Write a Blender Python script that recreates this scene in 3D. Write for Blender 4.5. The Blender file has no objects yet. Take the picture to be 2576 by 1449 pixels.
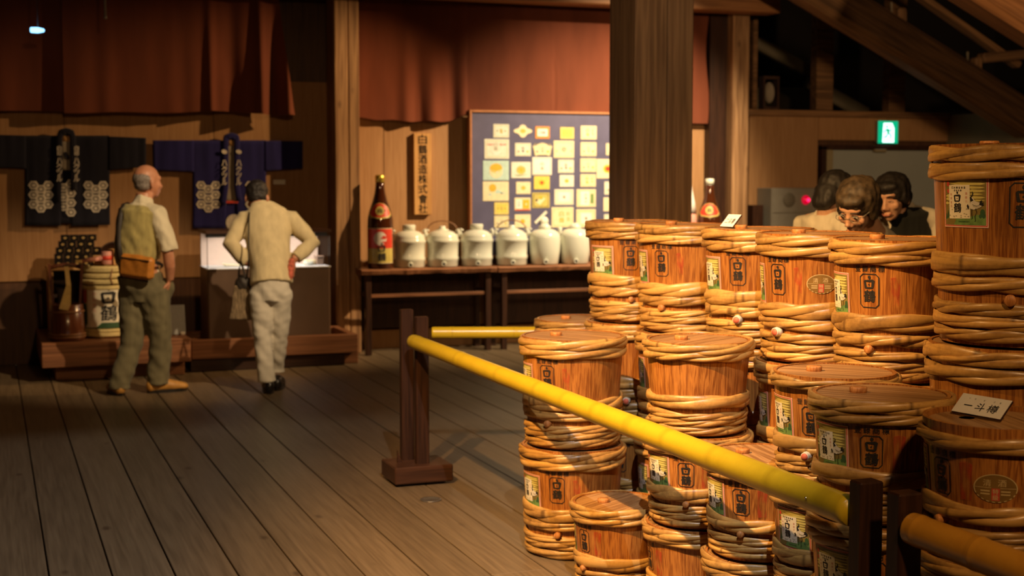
import bpy, bmesh, math, random
from mathutils import Vector, Matrix, noise
R = random.Random(7)
scene = bpy.context.scene
COL = scene.collection
PI = math.pi

# ------------------------------------------------------------------ camera
FPX, CAMH = 3500.0, 1.52
PITCH = math.atan((724.5 - 448) / FPX)
YAW = math.atan((1288 + 33) / (FPX / math.cos(PITCH)))
cd = bpy.data.cameras.new('camera')
cam = bpy.data.objects.new('camera', cd)
COL.objects.link(cam)
cam.location = (0, 0, CAMH)
cam.rotation_euler = (PI / 2 - PITCH, 0, -YAW)
cd.sensor_width = 36.0
cd.lens = 36.0 * FPX / 2576.0
cd.clip_end = 60
cd.dof.use_dof = True
cd.dof.focus_distance = 4.0
cd.dof.aperture_fstop = 4.2
scene.camera = cam
_fw = Vector((math.sin(YAW) * math.cos(PITCH), math.cos(YAW) * math.cos(PITCH), -math.sin(PITCH)))
_rt = Vector((math.cos(YAW), -math.sin(YAW), 0))
_up = _rt.cross(_fw)
_C = Vector((0, 0, CAMH))
# survey helpers: turn a measured image point into a point of the room
def ray(x, y): return _fw + _rt * ((x - 1288) / FPX) - _up * ((y - 724.5) / FPX)
def at_depth(x, y, d): return _C + ray(x, y) * d
def at_wall(x, y, Y):
    d = ray(x, y); return _C + d * (Y / d.y)
def at_height(x, y, z=0.0):
    d = ray(x, y); return _C + d * ((z - CAMH) / d.z)

# ------------------------------------------------------------------ view, world, lights
scene.view_settings.view_transform = 'Standard'
scene.view_settings.look = 'None'
scene.view_settings.gamma = 1.0
scene.view_settings.use_curve_mapping = False
scene.view_settings.exposure = 0.0
scene.cycles.max_bounces = 6
scene.cycles.use_denoising = True
scene.cycles.sample_clamp_indirect = 4.0
scene.cycles.caustics_reflective = False
scene.cycles.caustics_refractive = False
w = bpy.data.worlds.new('room_world'); scene.world = w; w.use_nodes = True
bg = w.node_tree.nodes['Background']
bg.inputs[0].default_value = (1.0, 0.72, 0.45, 1); bg.inputs[1].default_value = 0.03

def spot(name, loc, aim, watts, color, angle, blend=0.6, radius=0.05):
    l = bpy.data.lights.new(name, 'SPOT'); l.energy = watts; l.color = color
    l.spot_size = math.radians(angle); l.spot_blend = blend; l.shadow_soft_size = radius
    o = bpy.data.objects.new(name, l); COL.objects.link(o); o.location = loc
    o.rotation_euler = (Vector(aim) - Vector(loc)).to_track_quat('-Z', 'Y').to_euler()
    return o
WARM = (1.0, 0.56, 0.20)
WARM2 = (1.0, 0.64, 0.31)
spot('spot_barrels', (-0.1, 3.3, 3.55), (2.42, 4.85, 0.86), 1700, WARM, 61, 1.0, 0.035)
spot('spot_fill', (1.2, -0.6, 4.0), (1.9, 5.0, 0.7), 390, (1.0, .57, .24), 90, 1.0, 0.15)
spot('spot_jackets', (6.2, 9.7, 3.5), (1.2, 12.0, 0.8), 760, (1.0, .60, .27), 44, 0.7, 0.03)
spot('spot_visitors', (3.1, 5.6, 4.1), (1.25, 10.4, 0.7), 1000, (1.0, .70, .40), 26, 0.8, 0.03)
spot('spot_board', (6.2, 9.7, 3.6), (5.2, 12.0, 0.9), 1320, (1.0, .74, .45), 76, 1.0, 0.03)
spot('spot_floor', (0.9, 1.6, 4.3), (0.3, 6.0, 0.0), 640, (0.90, 0.9, 0.95), 70, 0.5, 0.02)
spot('spot_loft', (5.0, 4.5, 3.2), (7.5, 10.5, 1.8), 430, (1.0, .62, .32), 70, 0.8, 0.1)
spot('spot_rafters', (8.3, 6.2, 2.2), (8.6, 11.0, 3.0), 55, (1.0, .58, .28), 70, 0.8, 0.1)
spot('spot_pillar', (1.8, 3.4, 4.2), (3.8, 7.3, 2.0), 330, (1.0, .74, .46), 34, 1.0, 0.1)

# ------------------------------------------------------------------ materials
def nodes_of(name):
    m = bpy.data.materials.new(name); m.use_nodes = True
    nt = m.node_tree; b = nt.nodes['Principled BSDF']
    return m, nt, b
def flat(name, col, rough=0.6, metal=0.0, spec=0.5, noise_amt=0.12, scale=30.0, coat=0.0, emit=None, estr=1.0, trans=0.0):
    m, nt, b = nodes_of(name)
    b.inputs['Roughness'].default_value = rough
    b.inputs['Metallic'].default_value = metal
    b.inputs['Specular IOR Level'].default_value = spec
    b.inputs['Coat Weight'].default_value = coat
    b.inputs['Transmission Weight'].default_value = trans
    if noise_amt > 0:
        tc = nt.nodes.new('ShaderNodeTexCoord')
        n = nt.nodes.new('ShaderNodeTexNoise'); n.inputs['Scale'].default_value = scale; n.inputs['Detail'].default_value = 4
        r = nt.nodes.new('ShaderNodeValToRGB')
        a = 1 - noise_amt; c2 = 1 + noise_amt
        r.color_ramp.elements[0].position = 0.3; r.color_ramp.elements[1].position = 0.7
        r.color_ramp.elements[0].color = (col[0] * a, col[1] * a, col[2] * a, 1)
        r.color_ramp.elements[1].color = (min(1, col[0] * c2), min(1, col[1] * c2), min(1, col[2] * c2), 1)
        nt.links.new(tc.outputs['Object'], n.inputs['Vector'])
        nt.links.new(n.outputs['Fac'], r.inputs['Fac']); nt.links.new(r.outputs['Color'], b.inputs['Base Color'])
    else:
        b.inputs['Base Color'].default_value = (*col, 1)
    if emit:
        b.inputs['Emission Color'].default_value = (*emit, 1); b.inputs['Emission Strength'].default_value = estr
    return m
def wood(name, dark, light, axis=2, scale=14.0, stretch=0.06, rough=0.5, vary=0.25, ring=0.35, coat=0.0, bump=0.15, spec=0.4, knots=False):
    m, nt, b = nodes_of(name)
    N, L = nt.nodes, nt.links
    tc = N.new('ShaderNodeTexCoord'); oi = N.new('ShaderNodeObjectInfo')
    off = N.new('ShaderNodeVectorMath'); off.operation = 'MULTIPLY_ADD'
    cmb = N.new('ShaderNodeCombineXYZ')
    for i in range(3): L.new(oi.outputs['Random'], cmb.inputs[i])
    L.new(cmb.outputs[0], off.inputs[0]); off.inputs[1].default_value = (17.3, 31.7, 23.1)
    L.new(tc.outputs['Object'], off.inputs[2])
    mp = N.new('ShaderNodeMapping'); s = [scale] * 3; s[axis] = scale * stretch
    mp.inputs['Scale'].default_value = s
    L.new(off.outputs[0], mp.inputs['Vector'])
    n1 = N.new('ShaderNodeTexNoise'); n1.inputs['Scale'].default_value = 1.0; n1.inputs['Detail'].default_value = 5; n1.inputs['Distortion'].default_value = 0.6
    L.new(mp.outputs[0], n1.inputs['Vector'])
    wv = N.new('ShaderNodeMath'); wv.operation = 'MULTIPLY'; wv.inputs[1].default_value = 28.0
    L.new(n1.outputs['Fac'], wv.inputs[0])
    sn = N.new('ShaderNodeMath'); sn.operation = 'SINE'; L.new(wv.outputs[0], sn.inputs[0])
    n2 = N.new('ShaderNodeTexNoise'); n2.inputs['Scale'].default_value = 5.0; n2.inputs['Detail'].default_value = 6
    L.new(mp.outputs[0], n2.inputs['Vector'])
    ma = N.new('ShaderNodeMath'); ma.operation = 'MULTIPLY_ADD'; ma.inputs[1].default_value = ring * 0.5
    L.new(sn.outputs[0], ma.inputs[0]); L.new(n2.outputs['Fac'], ma.inputs[2])
    r = N.new('ShaderNodeValToRGB')
    r.color_ramp.elements[0].position = 0.25; r.color_ramp.elements[1].position = 0.75
    r.color_ramp.elements[0].color = (*dark, 1); r.color_ramp.elements[1].color = (*light, 1)
    L.new(ma.outputs[0], r.inputs['Fac'])
    hv = N.new('ShaderNodeHueSaturation')
    vv = N.new('ShaderNodeMapRange'); vv.inputs['To Min'].default_value = 1 - vary; vv.inputs['To Max'].default_value = 1 + vary
    L.new(oi.outputs['Random'], vv.inputs['Value']); L.new(vv.outputs[0], hv.inputs['Value'])
    L.new(r.outputs['Color'], hv.inputs['Color'])
    last = hv.outputs['Color']
    if knots:
        vn = N.new('ShaderNodeTexVoronoi'); vn.inputs['Scale'].default_value = 1.0
        mk = N.new('ShaderNodeMapping'); ks = [5.0] * 3; ks[axis] = 2.4; mk.inputs['Scale'].default_value = ks
        L.new(off.outputs[0], mk.inputs['Vector']); L.new(mk.outputs[0], vn.inputs['Vector'])
        kr = N.new('ShaderNodeMapRange'); kr.inputs['From Min'].default_value = 0.03; kr.inputs['From Max'].default_value = 0.12
        kr.inputs['To Min'].default_value = 0.75; kr.inputs['To Max'].default_value = 0.0
        L.new(vn.outputs['Distance'], kr.inputs['Value'])
        mx = N.new('ShaderNodeMixRGB'); mx.inputs[2].default_value = (dark[0] * .35, dark[1] * .3, dark[2] * .3, 1)
        L.new(kr.outputs[0], mx.inputs[0]); L.new(last, mx.inputs[1]); last = mx.outputs[0]
    L.new(last, b.inputs['Base Color'])
    b.inputs['Roughness'].default_value = rough; b.inputs['Coat Weight'].default_value = coat
    b.inputs['Specular IOR Level'].default_value = spec
    if bump > 0:
        bp = N.new('ShaderNodeBump'); bp.inputs['Strength'].default_value = bump; bp.inputs['Distance'].default_value = 0.002
        L.new(ma.outputs[0], bp.inputs['Height']); L.new(bp.outputs[0], b.inputs['Normal'])
    return m
def cloth(name, c, rough=0.9, vary=0.25, scale=3.0, weave=260.0, sheen=0.2):
    m, nt, b = nodes_of(name); N, L = nt.nodes, nt.links
    tc = N.new('ShaderNodeTexCoord')
    n = N.new('ShaderNodeTexNoise'); n.inputs['Scale'].default_value = scale; n.inputs['Detail'].default_value = 5
    mp = N.new('ShaderNodeMapping'); mp.inputs['Scale'].default_value = (3, 3, 0.6)
    L.new(tc.outputs['Object'], mp.inputs[0]); L.new(mp.outputs[0], n.inputs['Vector'])
    r = N.new('ShaderNodeValToRGB'); r.color_ramp.elements[0].position = .3; r.color_ramp.elements[1].position = .72
    r.color_ramp.elements[0].color = (*[x * (1 - vary) for x in c], 1); r.color_ramp.elements[1].color = (*[min(1, x * (1 + vary)) for x in c], 1)
    L.new(n.outputs['Fac'], r.inputs[0]); L.new(r.outputs[0], b.inputs['Base Color'])
    w_ = N.new('ShaderNodeTexNoise'); w_.inputs['Scale'].default_value = weave
    L.new(tc.outputs['Object'], w_.inputs['Vector'])
    bp = N.new('ShaderNodeBump'); bp.inputs['Strength'].default_value = .15; bp.inputs['Distance'].default_value = .001
    L.new(w_.outputs['Fac'], bp.inputs['Height']); L.new(bp.outputs[0], b.inputs['Normal'])
    b.inputs['Roughness'].default_value = rough; b.inputs['Sheen Weight'].default_value = sheen; b.inputs['Specular IOR Level'].default_value = .2
    return m
M = {}
M['stave'] = wood('barrel_cedar', (0.19, 0.060, 0.012), (0.40, 0.162, 0.034), 2, 46, 0.028, 0.36, 0.12, 0.38, coat=0.15, bump=0.05)
M['lid'] = wood('lid_cedar', (0.22, 0.108, 0.038), (0.39, 0.215, 0.085), 0, 26, 0.05, 0.45, 0.15, 0.5)
M['plug'] = wood('plug_cedar', (0.35, 0.13, 0.03), (0.55, 0.24, 0.07), 2, 40, 0.3, 0.5, 0.15, 0.4)
M['floor'] = wood('floor_board', (0.112, 0.078, 0.043), (0.188, 0.134, 0.075), 1, 16, 0.035, 0.42, 0.10, 0.16, bump=0.1, spec=0.45, knots=True)
M['ply'] = wood('plywood', (0.31, 0.158, 0.060), (0.40, 0.222, 0.095), 2, 18, 0.05, 0.65, 0.06, 0.15, bump=0.03)
M['wains'] = wood('dark_wainscot', (0.06, 0.026, 0.012), (0.11, 0.05, 0.022), 2, 14, 0.05, 0.5, 0.1, 0.2)
M['post'] = wood('old_post_timber', (0.22, 0.115, 0.05), (0.46, 0.27, 0.13), 2, 11, 0.04, 0.55, 0.06, 0.35, knots=True)
M['pillar'] = wood('dark_pillar_timber', (0.13, 0.07, 0.034), (0.24, 0.135, 0.066), 2, 12, 0.04, 0.45, 0.06, 0.3)
M['beam'] = wood('beam_timber', (0.20, 0.085, 0.03), (0.38, 0.17, 0.06), 0, 10, 0.04, 0.55, 0.06, 0.3)
M['rafter'] = wood('rafter_timber', (0.10, 0.05, 0.02), (0.24, 0.125, 0.05), 0, 10, 0.05, 0.7, 0.15, 0.3)
M['darkwood'] = wood('dark_stained_wood', (0.022, 0.009, 0.005), (0.05, 0.02, 0.010), 2, 16, 0.06, 0.4, 0.1, 0.25)
M['darkwoodx'] = wood('dark_stained_wood_lengthwise', (0.032, 0.013, 0.007), (0.065, 0.026, 0.012), 0, 16, 0.06, 0.4, 0.1, 0.25)
M['redwood'] = wood('reddish_platform_wood', (0.13, 0.05, 0.02), (0.27, 0.115, 0.05), 0, 12, 0.05, 0.5, 0.1, 0.3)
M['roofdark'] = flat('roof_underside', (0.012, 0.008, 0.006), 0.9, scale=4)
M['curtain'] = cloth('russet_curtain', (0.150, 0.042, 0.020), 0.95, 0.18, 2.0, 300, 0.1)
M['door'] = flat('grey_door_paint', (0.34, 0.37, 0.34), 0.5, scale=3, noise_amt=.05)
M['doorframe'] = flat('door_frame_paint', (0.30, 0.25, 0.14), 0.5, noise_amt=.05)
M['greywall'] = flat('grey_plaster', (0.20, 0.17, 0.11), 0.8, scale=6, noise_amt=.08)
M['yellow'] = None

def bamboo(name, dark, light, rough=0.3, coat=0.3, vary=0.22, streak=(1, 1, 1), dirt=0.0):
    m, nt, b = nodes_of(name); N, L = nt.nodes, nt.links
    tc = N.new('ShaderNodeTexCoord'); oi = N.new('ShaderNodeObjectInfo'); at = N.new('ShaderNodeAttribute'); at.attribute_name = 'tone'
    sep = N.new('ShaderNodeSeparateColor'); L.new(at.outputs['Color'], sep.inputs[0])
    n = N.new('ShaderNodeTexNoise'); n.inputs['Scale'].default_value = 9; n.inputs['Detail'].default_value = 6; n.inputs['Roughness'].default_value = .65
    ad = N.new('ShaderNodeVectorMath'); ad.operation = 'ADD'
    L.new(tc.outputs['Object'], ad.inputs[0]); L.new(oi.outputs['Random'], ad.inputs[1])
    ms_ = N.new('ShaderNodeMapping'); ms_.inputs['Scale'].default_value = streak; L.new(ad.outputs[0], ms_.inputs['Vector'])
    L.new(ms_.outputs[0], n.inputs['Vector'])
    n2 = N.new('ShaderNodeTexNoise'); n2.inputs['Scale'].default_value = 60; n2.inputs['Detail'].default_value = 4
    L.new(ad.outputs[0], n2.inputs['Vector'])
    mx = N.new('ShaderNodeMath'); mx.operation = 'MULTIPLY_ADD'; mx.inputs[1].default_value = .35
    L.new(n2.outputs['Fac'], mx.inputs[0]); L.new(n.outputs['Fac'], mx.inputs[2])
    a2 = N.new('ShaderNodeMath'); a2.operation = 'MULTIPLY_ADD'; a2.inputs[1].default_value = .4
    L.new(sep.outputs[0], a2.inputs[0]); L.new(mx.outputs[0], a2.inputs[2])
    r = N.new('ShaderNodeValToRGB'); r.color_ramp.elements[0].position = .5; r.color_ramp.elements[1].position = .98
    r.color_ramp.elements[0].color = (*dark, 1); r.color_ramp.elements[1].color = (*light, 1)
    L.new(a2.outputs[0], r.inputs[0])
    hv = N.new('ShaderNodeHueSaturation'); vv = N.new('ShaderNodeMapRange'); vv.inputs['To Min'].default_value = 1 - vary; vv.inputs['To Max'].default_value = 1 + vary * .5
    L.new(oi.outputs['Random'], vv.inputs['Value']); L.new(vv.outputs[0], hv.inputs['Value']); L.new(r.outputs[0], hv.inputs['Color'])
    md = N.new('ShaderNodeMixRGB'); md.inputs[2].default_value = (dark[0] * .3, dark[1] * .25, dark[2] * .2, 1)
    L.new(sep.outputs[1], md.inputs[0]); L.new(hv.outputs[0], md.inputs[1])
    outc = md.outputs[0]
    if dirt:
        nd_ = N.new('ShaderNodeTexNoise'); nd_.inputs['Scale'].default_value = 7; nd_.inputs['Detail'].default_value = 9; nd_.inputs['Roughness'].default_value = .72
        L.new(ad.outputs[0], nd_.inputs['Vector'])
        dr_ = N.new('ShaderNodeMapRange'); dr_.inputs['From Min'].default_value = .52; dr_.inputs['From Max'].default_value = .68; dr_.inputs['To Max'].default_value = dirt
        L.new(nd_.outputs['Fac'], dr_.inputs['Value'])
        m3 = N.new('ShaderNodeMixRGB'); m3.inputs[2].default_value = (.10, .045, .014, 1)
        L.new(dr_.outputs[0], m3.inputs[0]); L.new(outc, m3.inputs[1]); outc = m3.outputs[0]
    L.new(outc, b.inputs['Base Color'])
    b.inputs['Roughness'].default_value = rough; b.inputs['Coat Weight'].default_value = coat; b.inputs['Coat Roughness'].default_value = .2
    bp = N.new('ShaderNodeBump'); bp.inputs['Strength'].default_value = .25; bp.inputs['Distance'].default_value = .002
    L.new(n2.outputs['Fac'], bp.inputs['Height']); L.new(bp.outputs[0], b.inputs['Normal'])
    return m
M['hoop'] = bamboo('split_bamboo', (0.19, 0.085, 0.020), (0.52, 0.295, 0.08), .40, .12, .25, (.5, .5, 9), .62)
M['yellow'] = bamboo('yellow_bamboo_paint', (0.50, 0.34, 0.012), (0.57, 0.40, 0.016), 0.32, 0.25, 0.03)
M['orangebamboo'] = bamboo('amber_bamboo', (0.44, 0.19, 0.018), (0.54, 0.26, 0.03), 0.3, 0.3, 0.04)

# ------------------------------------------------------------------ mesh helpers
class MB:
    def __init__(s): s.v, s.f, s.m, s.sm, s.tone = [], [], [], [], None
    def add(s, verts, faces, mi=0, smooth=False):
        o = len(s.v); s.v.extend([tuple(p) for p in verts])
        for f in faces:
            s.f.append(tuple(i + o for i in f)); s.m.append(mi); s.sm.append(smooth)
        return s
    def box(s, c, d, rot=None, mi=0, bev=0.0):
        bm = bmesh.new(); bmesh.ops.create_cube(bm, size=1.0)
        for v in bm.verts: v.co = Vector((v.co.x * d[0], v.co.y * d[1], v.co.z * d[2]))
        if bev > 0: bmesh.ops.bevel(bm, geom=list(bm.edges), offset=bev, segments=1, affect='EDGES', profile=.5)
        mt = Matrix.Translation(Vector(c)) @ (rot.to_4x4() if rot else Matrix())
        bm.verts.index_update()
        s.add([mt @ v.co for v in bm.verts], [[v.index for v in f.verts] for f in bm.faces], mi); bm.free(); return s
    def span(s, a, b, mi=0, bev=0.0):
        return s.box([(a[i] + b[i]) / 2 for i in range(3)], [abs(b[i] - a[i]) for i in range(3)], None, mi, bev)
    def lathe(s, prof, n=32, mi=0, smooth=True, c=(0, 0, 0), rot=None):
        vs, fs = [], []; k = len(prof)
        for i in range(n):
            a = 2 * PI * i / n
            for r, z in prof: vs.append(Vector((r * math.cos(a), r * math.sin(a), z)))
        for i in range(n):
            j = (i + 1) % n
            for q in range(k - 1):
                fs.append((i * k + q, j * k + q, j * k + q + 1, i * k + q + 1))
        if prof[0][0] > 1e-6: fs.append([i * k for i in reversed(range(n))])
        if prof[-1][0] > 1e-6: fs.append([i * k + k - 1 for i in range(n)])
        mt = Matrix.Translation(Vector(c)) @ (rot.to_4x4() if rot else Matrix())
        return s.add([mt @ v for v in vs], fs, mi, smooth)
    def tube(s, pts, rad, n=10, mi=0, smooth=True, cap=True, ell=None, upv=None):
        pts = [Vector(p) for p in pts]; k = len(pts)
        if not hasattr(rad, '__len__'): rad = [rad] * k
        vs, fs = [], []; prev = None
        for i, p in enumerate(pts):
            t = (pts[min(i + 1, k - 1)] - pts[max(i - 1, 0)]).normalized()
            if prev is None:
                ref = Vector(upv) if upv else (Vector((0, 0, 1)) if abs(t.z) < .9 else Vector((0, 1, 0)))
                u = (ref - t * ref.dot(t)).normalized()
            else: u = (prev - t * prev.dot(t)).normalized()
            prev = u; v_ = t.cross(u)
            rx = rad[i]; ry = rx * (ell if ell else 1)
            if isinstance(rx, tuple): rx, ry = rad[i]
            for j in range(n):
                a = 2 * PI * j / n
                vs.append(p + u * (math.cos(a) * rx) + v_ * (math.sin(a) * ry))
        for i in range(k - 1):
            for j in range(n):
                j2 = (j + 1) % n
                fs.append((i * n + j, i * n + j2, (i + 1) * n + j2, (i + 1) * n + j))
        if cap:
            fs.append(list(reversed(range(n)))); fs.append([(k - 1) * n + j for j in range(n)])
        return s.add(vs, fs, mi, smooth)
    def ball(s, c, r, mi=0, n=16, k=10, rot=None):
        if not hasattr(r, '__len__'): r = (r, r, r)
        vs, fs = [], []
        for i in range(k + 1):
            p = PI * i / k
            for j in range(n):
                a = 2 * PI * j / n
                vs.append(Vector((r[0] * math.sin(p) * math.cos(a), r[1] * math.sin(p) * math.sin(a), -r[2] * math.cos(p))))
        for i in range(k):
            for j in range(n):
                j2 = (j + 1) % n
                fs.append((i * n + j, i * n + j2, (i + 1) * n + j2, (i + 1) * n + j))
        mt = Matrix.Translation(Vector(c)) @ (rot.to_4x4() if rot else Matrix())
        return s.add([mt @ v for v in vs], fs, mi, True)
    def mesh(s, name, mats):
        me = bpy.data.meshes.new(name); me.from_pydata(s.v, [], s.f)
        for m_ in (mats if isinstance(mats, (list, tuple)) else [mats]): me.materials.append(m_)
        me.polygons.foreach_set('material_index', s.m); me.polygons.foreach_set('use_smooth', s.sm)
        if s.tone:
            ca = me.color_attributes.new('tone', 'FLOAT_COLOR', 'POINT')
            for i, t in enumerate(s.tone): ca.data[i].color = (*t, 1)
        me.update(); return me
    def build(s, name, mats, parent=None, loc=None):
        return link(name, s.mesh(name, mats), parent, loc)
def link(name, me, parent=None, loc=None, rotz=None):
    o = bpy.data.objects.new(name, me); COL.objects.link(o)
    if parent: o.parent = parent
    if loc is not None: o.location = loc
    if rotz is not None: o.rotation_euler = (0, 0, rotz)
    return o
def tag(o, label, cat, group=None):
    o['label'] = label; o['category'] = cat
    if group: o['group'] = group
    return o
def thing(name, label, cat, loc=(0, 0, 0), rotz=0, group=None):
    o = bpy.data.objects.new(name, None); COL.objects.link(o); o.location = loc; o.rotation_euler = (0, 0, rotz)
    return tag(o, label, cat, group)
def struct(o): o['kind'] = 'structure'; return o

# flat art (labels, lettering): polygons in 2D, cut fine and wrapped onto a surface
_tc = {}
def glyphs(txt, bold=0.0, res=2):
    key = (txt, bold, res)
    if key not in _tc:
        cu = bpy.data.curves.new('lettering', 'FONT'); cu.body = txt; cu.size = 1.0; cu.offset = bold; cu.resolution_u = res
        cu.align_x = 'LEFT'
        ob = bpy.data.objects.new('lettering', cu); COL.objects.link(ob)
        bpy.context.view_layer.update()
        dg = bpy.context.evaluated_depsgraph_get(); ev = ob.evaluated_get(dg); me = ev.to_mesh()
        vs = [(v.co.x, v.co.y) for v in me.vertices]; fs = [tuple(p.vertices) for p in me.polygons]
        ev.to_mesh_clear(); bpy.data.objects.remove(ob); bpy.data.curves.remove(cu)
        if vs:
            x0 = min(p[0] for p in vs); x1 = max(p[0] for p in vs); y0 = min(p[1] for p in vs); y1 = max(p[1] for p in vs)
        else: x0 = y0 = 0; x1 = y1 = 1
        _tc[key] = (vs, fs, (x0, y0, max(1e-4, x1 - x0), max(1e-4, y1 - y0)))
    return _tc[key]
class Art:
    def __init__(s): s.polys = []
    def poly(s, pts, mi, lay): s.polys.append(([(p[0], p[1]) for p in pts], [tuple(range(len(pts)))], mi, lay)); return s
    def rect(s, x0, y0, x1, y1, mi, lay): return s.poly([(x0, y0), (x1, y0), (x1, y1), (x0, y1)], mi, lay)
    def ell(s, cx, cy, rx, ry, mi, lay, n=18, rot=0):
        c, q = math.cos(rot), math.sin(rot)
        return s.poly([(cx + rx * math.cos(2 * PI * i / n) * c - ry * math.sin(2 * PI * i / n) * q, cy + rx * math.cos(2 * PI * i / n) * q + ry * math.sin(2 * PI * i / n) * c) for i in range(n)], mi, lay)
    def stroke(s, pts, w_, mi, lay):
        ws = w_ if hasattr(w_, '__len__') else [w_] * len(pts)
        L_, R_ = [], []
        for i, p in enumerate(pts):
            a = pts[max(0, i - 1)]; b = pts[min(len(pts) - 1, i + 1)]
            dx, dy = b[0] - a[0], b[1] - a[1]; l = math.hypot(dx, dy) or 1
            nx, ny = -dy / l * ws[i] / 2, dx / l * ws[i] / 2
            L_.append((p[0] + nx, p[1] + ny)); R_.append((p[0] - nx, p[1] - ny))
        for i in range(len(pts) - 1):
            s.poly([R_[i], R_[i + 1], L_[i + 1], L_[i]], mi, lay)
        return s
    def frame(s, x0, y0, x1, y1, t, mi, lay, cut=0.0):
        def oc(d):
            a, b, c, e = x0 + d, y0 + d, x1 - d, y1 - d; k = max(cut - d * .6, 1e-5)
            return [(a + k, b), (c - k, b), (c, b + k), (c, e - k), (c - k, e), (a + k, e), (a, e - k), (a, b + k)]
        o, i = oc(0), oc(t)
        for q in range(8):
            r = (q + 1) % 8; s.poly([o[q], o[r], i[r], i[q]], mi, lay)
        return s
    def text(s, t, cx, cy, w_, h_, mi, lay, bold=0.0, res=2, shear=0.0):
        vs, fs, (x0, y0, ww, hh) = glyphs(t, 0.0, res)
        # heavier strokes: the glyph set again a little to each side
        for n, (bx_, by_) in enumerate(((-1, 0), (1, 0), (0, 1), (0, -1)) if bold else ((0, 0),)):
            out = []
            for x, y in vs:
                u = (x - x0) / ww - .5; v = (y - y0) / hh - .5
                out.append((cx + u * w_ * (1 - bold) + shear * v * h_ + bx_ * bold * w_, cy + v * h_ * (1 - bold) + by_ * bold * h_))
            s.polys.append((out, fs, mi, lay + n * .05))
        return s
    def col(s, t, cx, ytop, size, step, mi, lay, bold=0.0, wr=1.0):
        for i, ch in enumerate(t):
            s.text(ch, cx, ytop - step * (i + .5), size * wr, size, mi, lay, bold)
        return s
    def row(s, t, x0, cy, size, step, mi, lay, bold=0.0, hr=1.0):
        for i, ch in enumerate(t):
            if ch != ' ': s.text(ch, x0 + step * (i + .5), cy, size, size * hr, mi, lay, bold)
        return s
    def mesh(s, name, mats, fn, cut=None):
        out = MB()
        for vs, fs, mi, lay in s.polys:
            bm = bmesh.new(); bv = [bm.verts.new((x, y, 0)) for x, y in vs]
            for f in fs:
                try: bm.faces.new([bv[i] for i in f])
                except ValueError: pass
            if cut and vs:
                a = min(v[0] for v in vs); b = max(v[0] for v in vs)
                k = math.ceil(a / cut)
                while k * cut < b:
                    if k * cut > a + 1e-6:
                        bmesh.ops.bisect_plane(bm, geom=bm.verts[:] + bm.edges[:] + bm.faces[:], plane_co=(k * cut, 0, 0), plane_no=(1, 0, 0), dist=1e-7)
                    k += 1
            bm.normal_update(); bm.verts.index_update()
            for f in bm.faces:
                if f.normal.z < 0: f.normal_flip()
            out.add([fn(v.co.x, v.co.y, lay) for v in bm.verts], [[v.index for v in f.verts] for f in bm.faces], mi)
            bm.free()
        return out.mesh(name, mats)
def hakutsuru_top(art, cx, top, wd, mi, lay):
    """the brushed character for white: a drop over a thick box with a dot in it"""
    art.ell(cx + wd * .02, top - wd * .13, wd * .13, wd * .15, mi, lay, 12, .4)
    y1 = top - wd * .36; y0 = top - wd * 1.12
    art.poly([(cx - wd * .50, y1 - wd * .10), (cx - wd * .34, y1 + wd * .02), (cx - wd * .22, y0 + wd * .12), (cx - wd * .30, y0 - wd * .02), (cx - wd * .42, y0 + wd * .05)], mi, lay)
    art.poly([(cx - wd * .40, y1 - wd * .16), (cx - wd * .36, y1 - wd * .02), (cx + wd * .30, y1 + wd * .06), (cx + wd * .50, y1 - wd * .06), (cx + wd * .34, y1 - wd * .18)], mi, lay + .02)
    art.poly([(cx + wd * .50, y1 - wd * .06), (cx + wd * .22, y1 - wd * .16), (cx + wd * .20, y0 + wd * .12), (cx + wd * .24, y0 + wd * .0), (cx + wd * .38, y0 + wd * .10)], mi, lay + .04)
    art.poly([(cx - wd * .36, y0), (cx - wd * .26, y0 + wd * .14), (cx + wd * .28, y0 + wd * .15), (cx + wd * .28, y0 + wd * .0)], mi, lay + .06)
    art.ell(cx - wd * .02, (y0 + y1) / 2 - wd * .02, wd * .07, wd * .07, mi, lay, 8)
def crane_letters(art, cx, top, wd, mi, lay, bold=.022):
    hakutsuru_top(art, cx, top, wd, mi, lay)
    art.text('鶴', cx + wd * .02, top - wd * 1.75, wd * 1.08, wd * 1.05, mi, lay, bold, 2, .08)

# ================================================================== STRUCTURE
def group_piece(parent, name, mb, mats, loc=None): return mb.build(name, mats, parent, loc)
YW = 12.0
# floor of long planks
fl = struct(MB().span((-2.2, -2.2, -0.10), (9.6, 12.2, -0.032)).build('floor', M['wains']))
PW = 0.2275
_pm = {}
def plank(x0, ya, yb):
    L_ = round(yb - ya, 2); var = R.randint(0, 0)
    if L_ not in _pm:
        _pm[L_] = MB().box((0, 0, 0), (PW - 0.007, L_ - 0.004, 0.03), None, 0, 0.0022).mesh('plank', M['floor'])
    link('plank', _pm[L_], fl, (x0 + PW / 2, (ya + yb) / 2, -0.016 + R.uniform(-.0008, .0008)))
for k in range(-9, 41):
    x0 = 0.181 + PW * k
    j = at_height(1262, 1443)
    if x0 <= j.x < x0 + PW: cuts = [-2.1, round(j.y, 2), 12.0]
    elif k % 3 == 1: cuts = [-2.1, 3.2, 12.0]
    else: cuts = [-2.1, 2.1 + (k % 5) * .3, 12.0]
    for a, b in zip(cuts, cuts[1:]): plank(x0, a, b)

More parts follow.
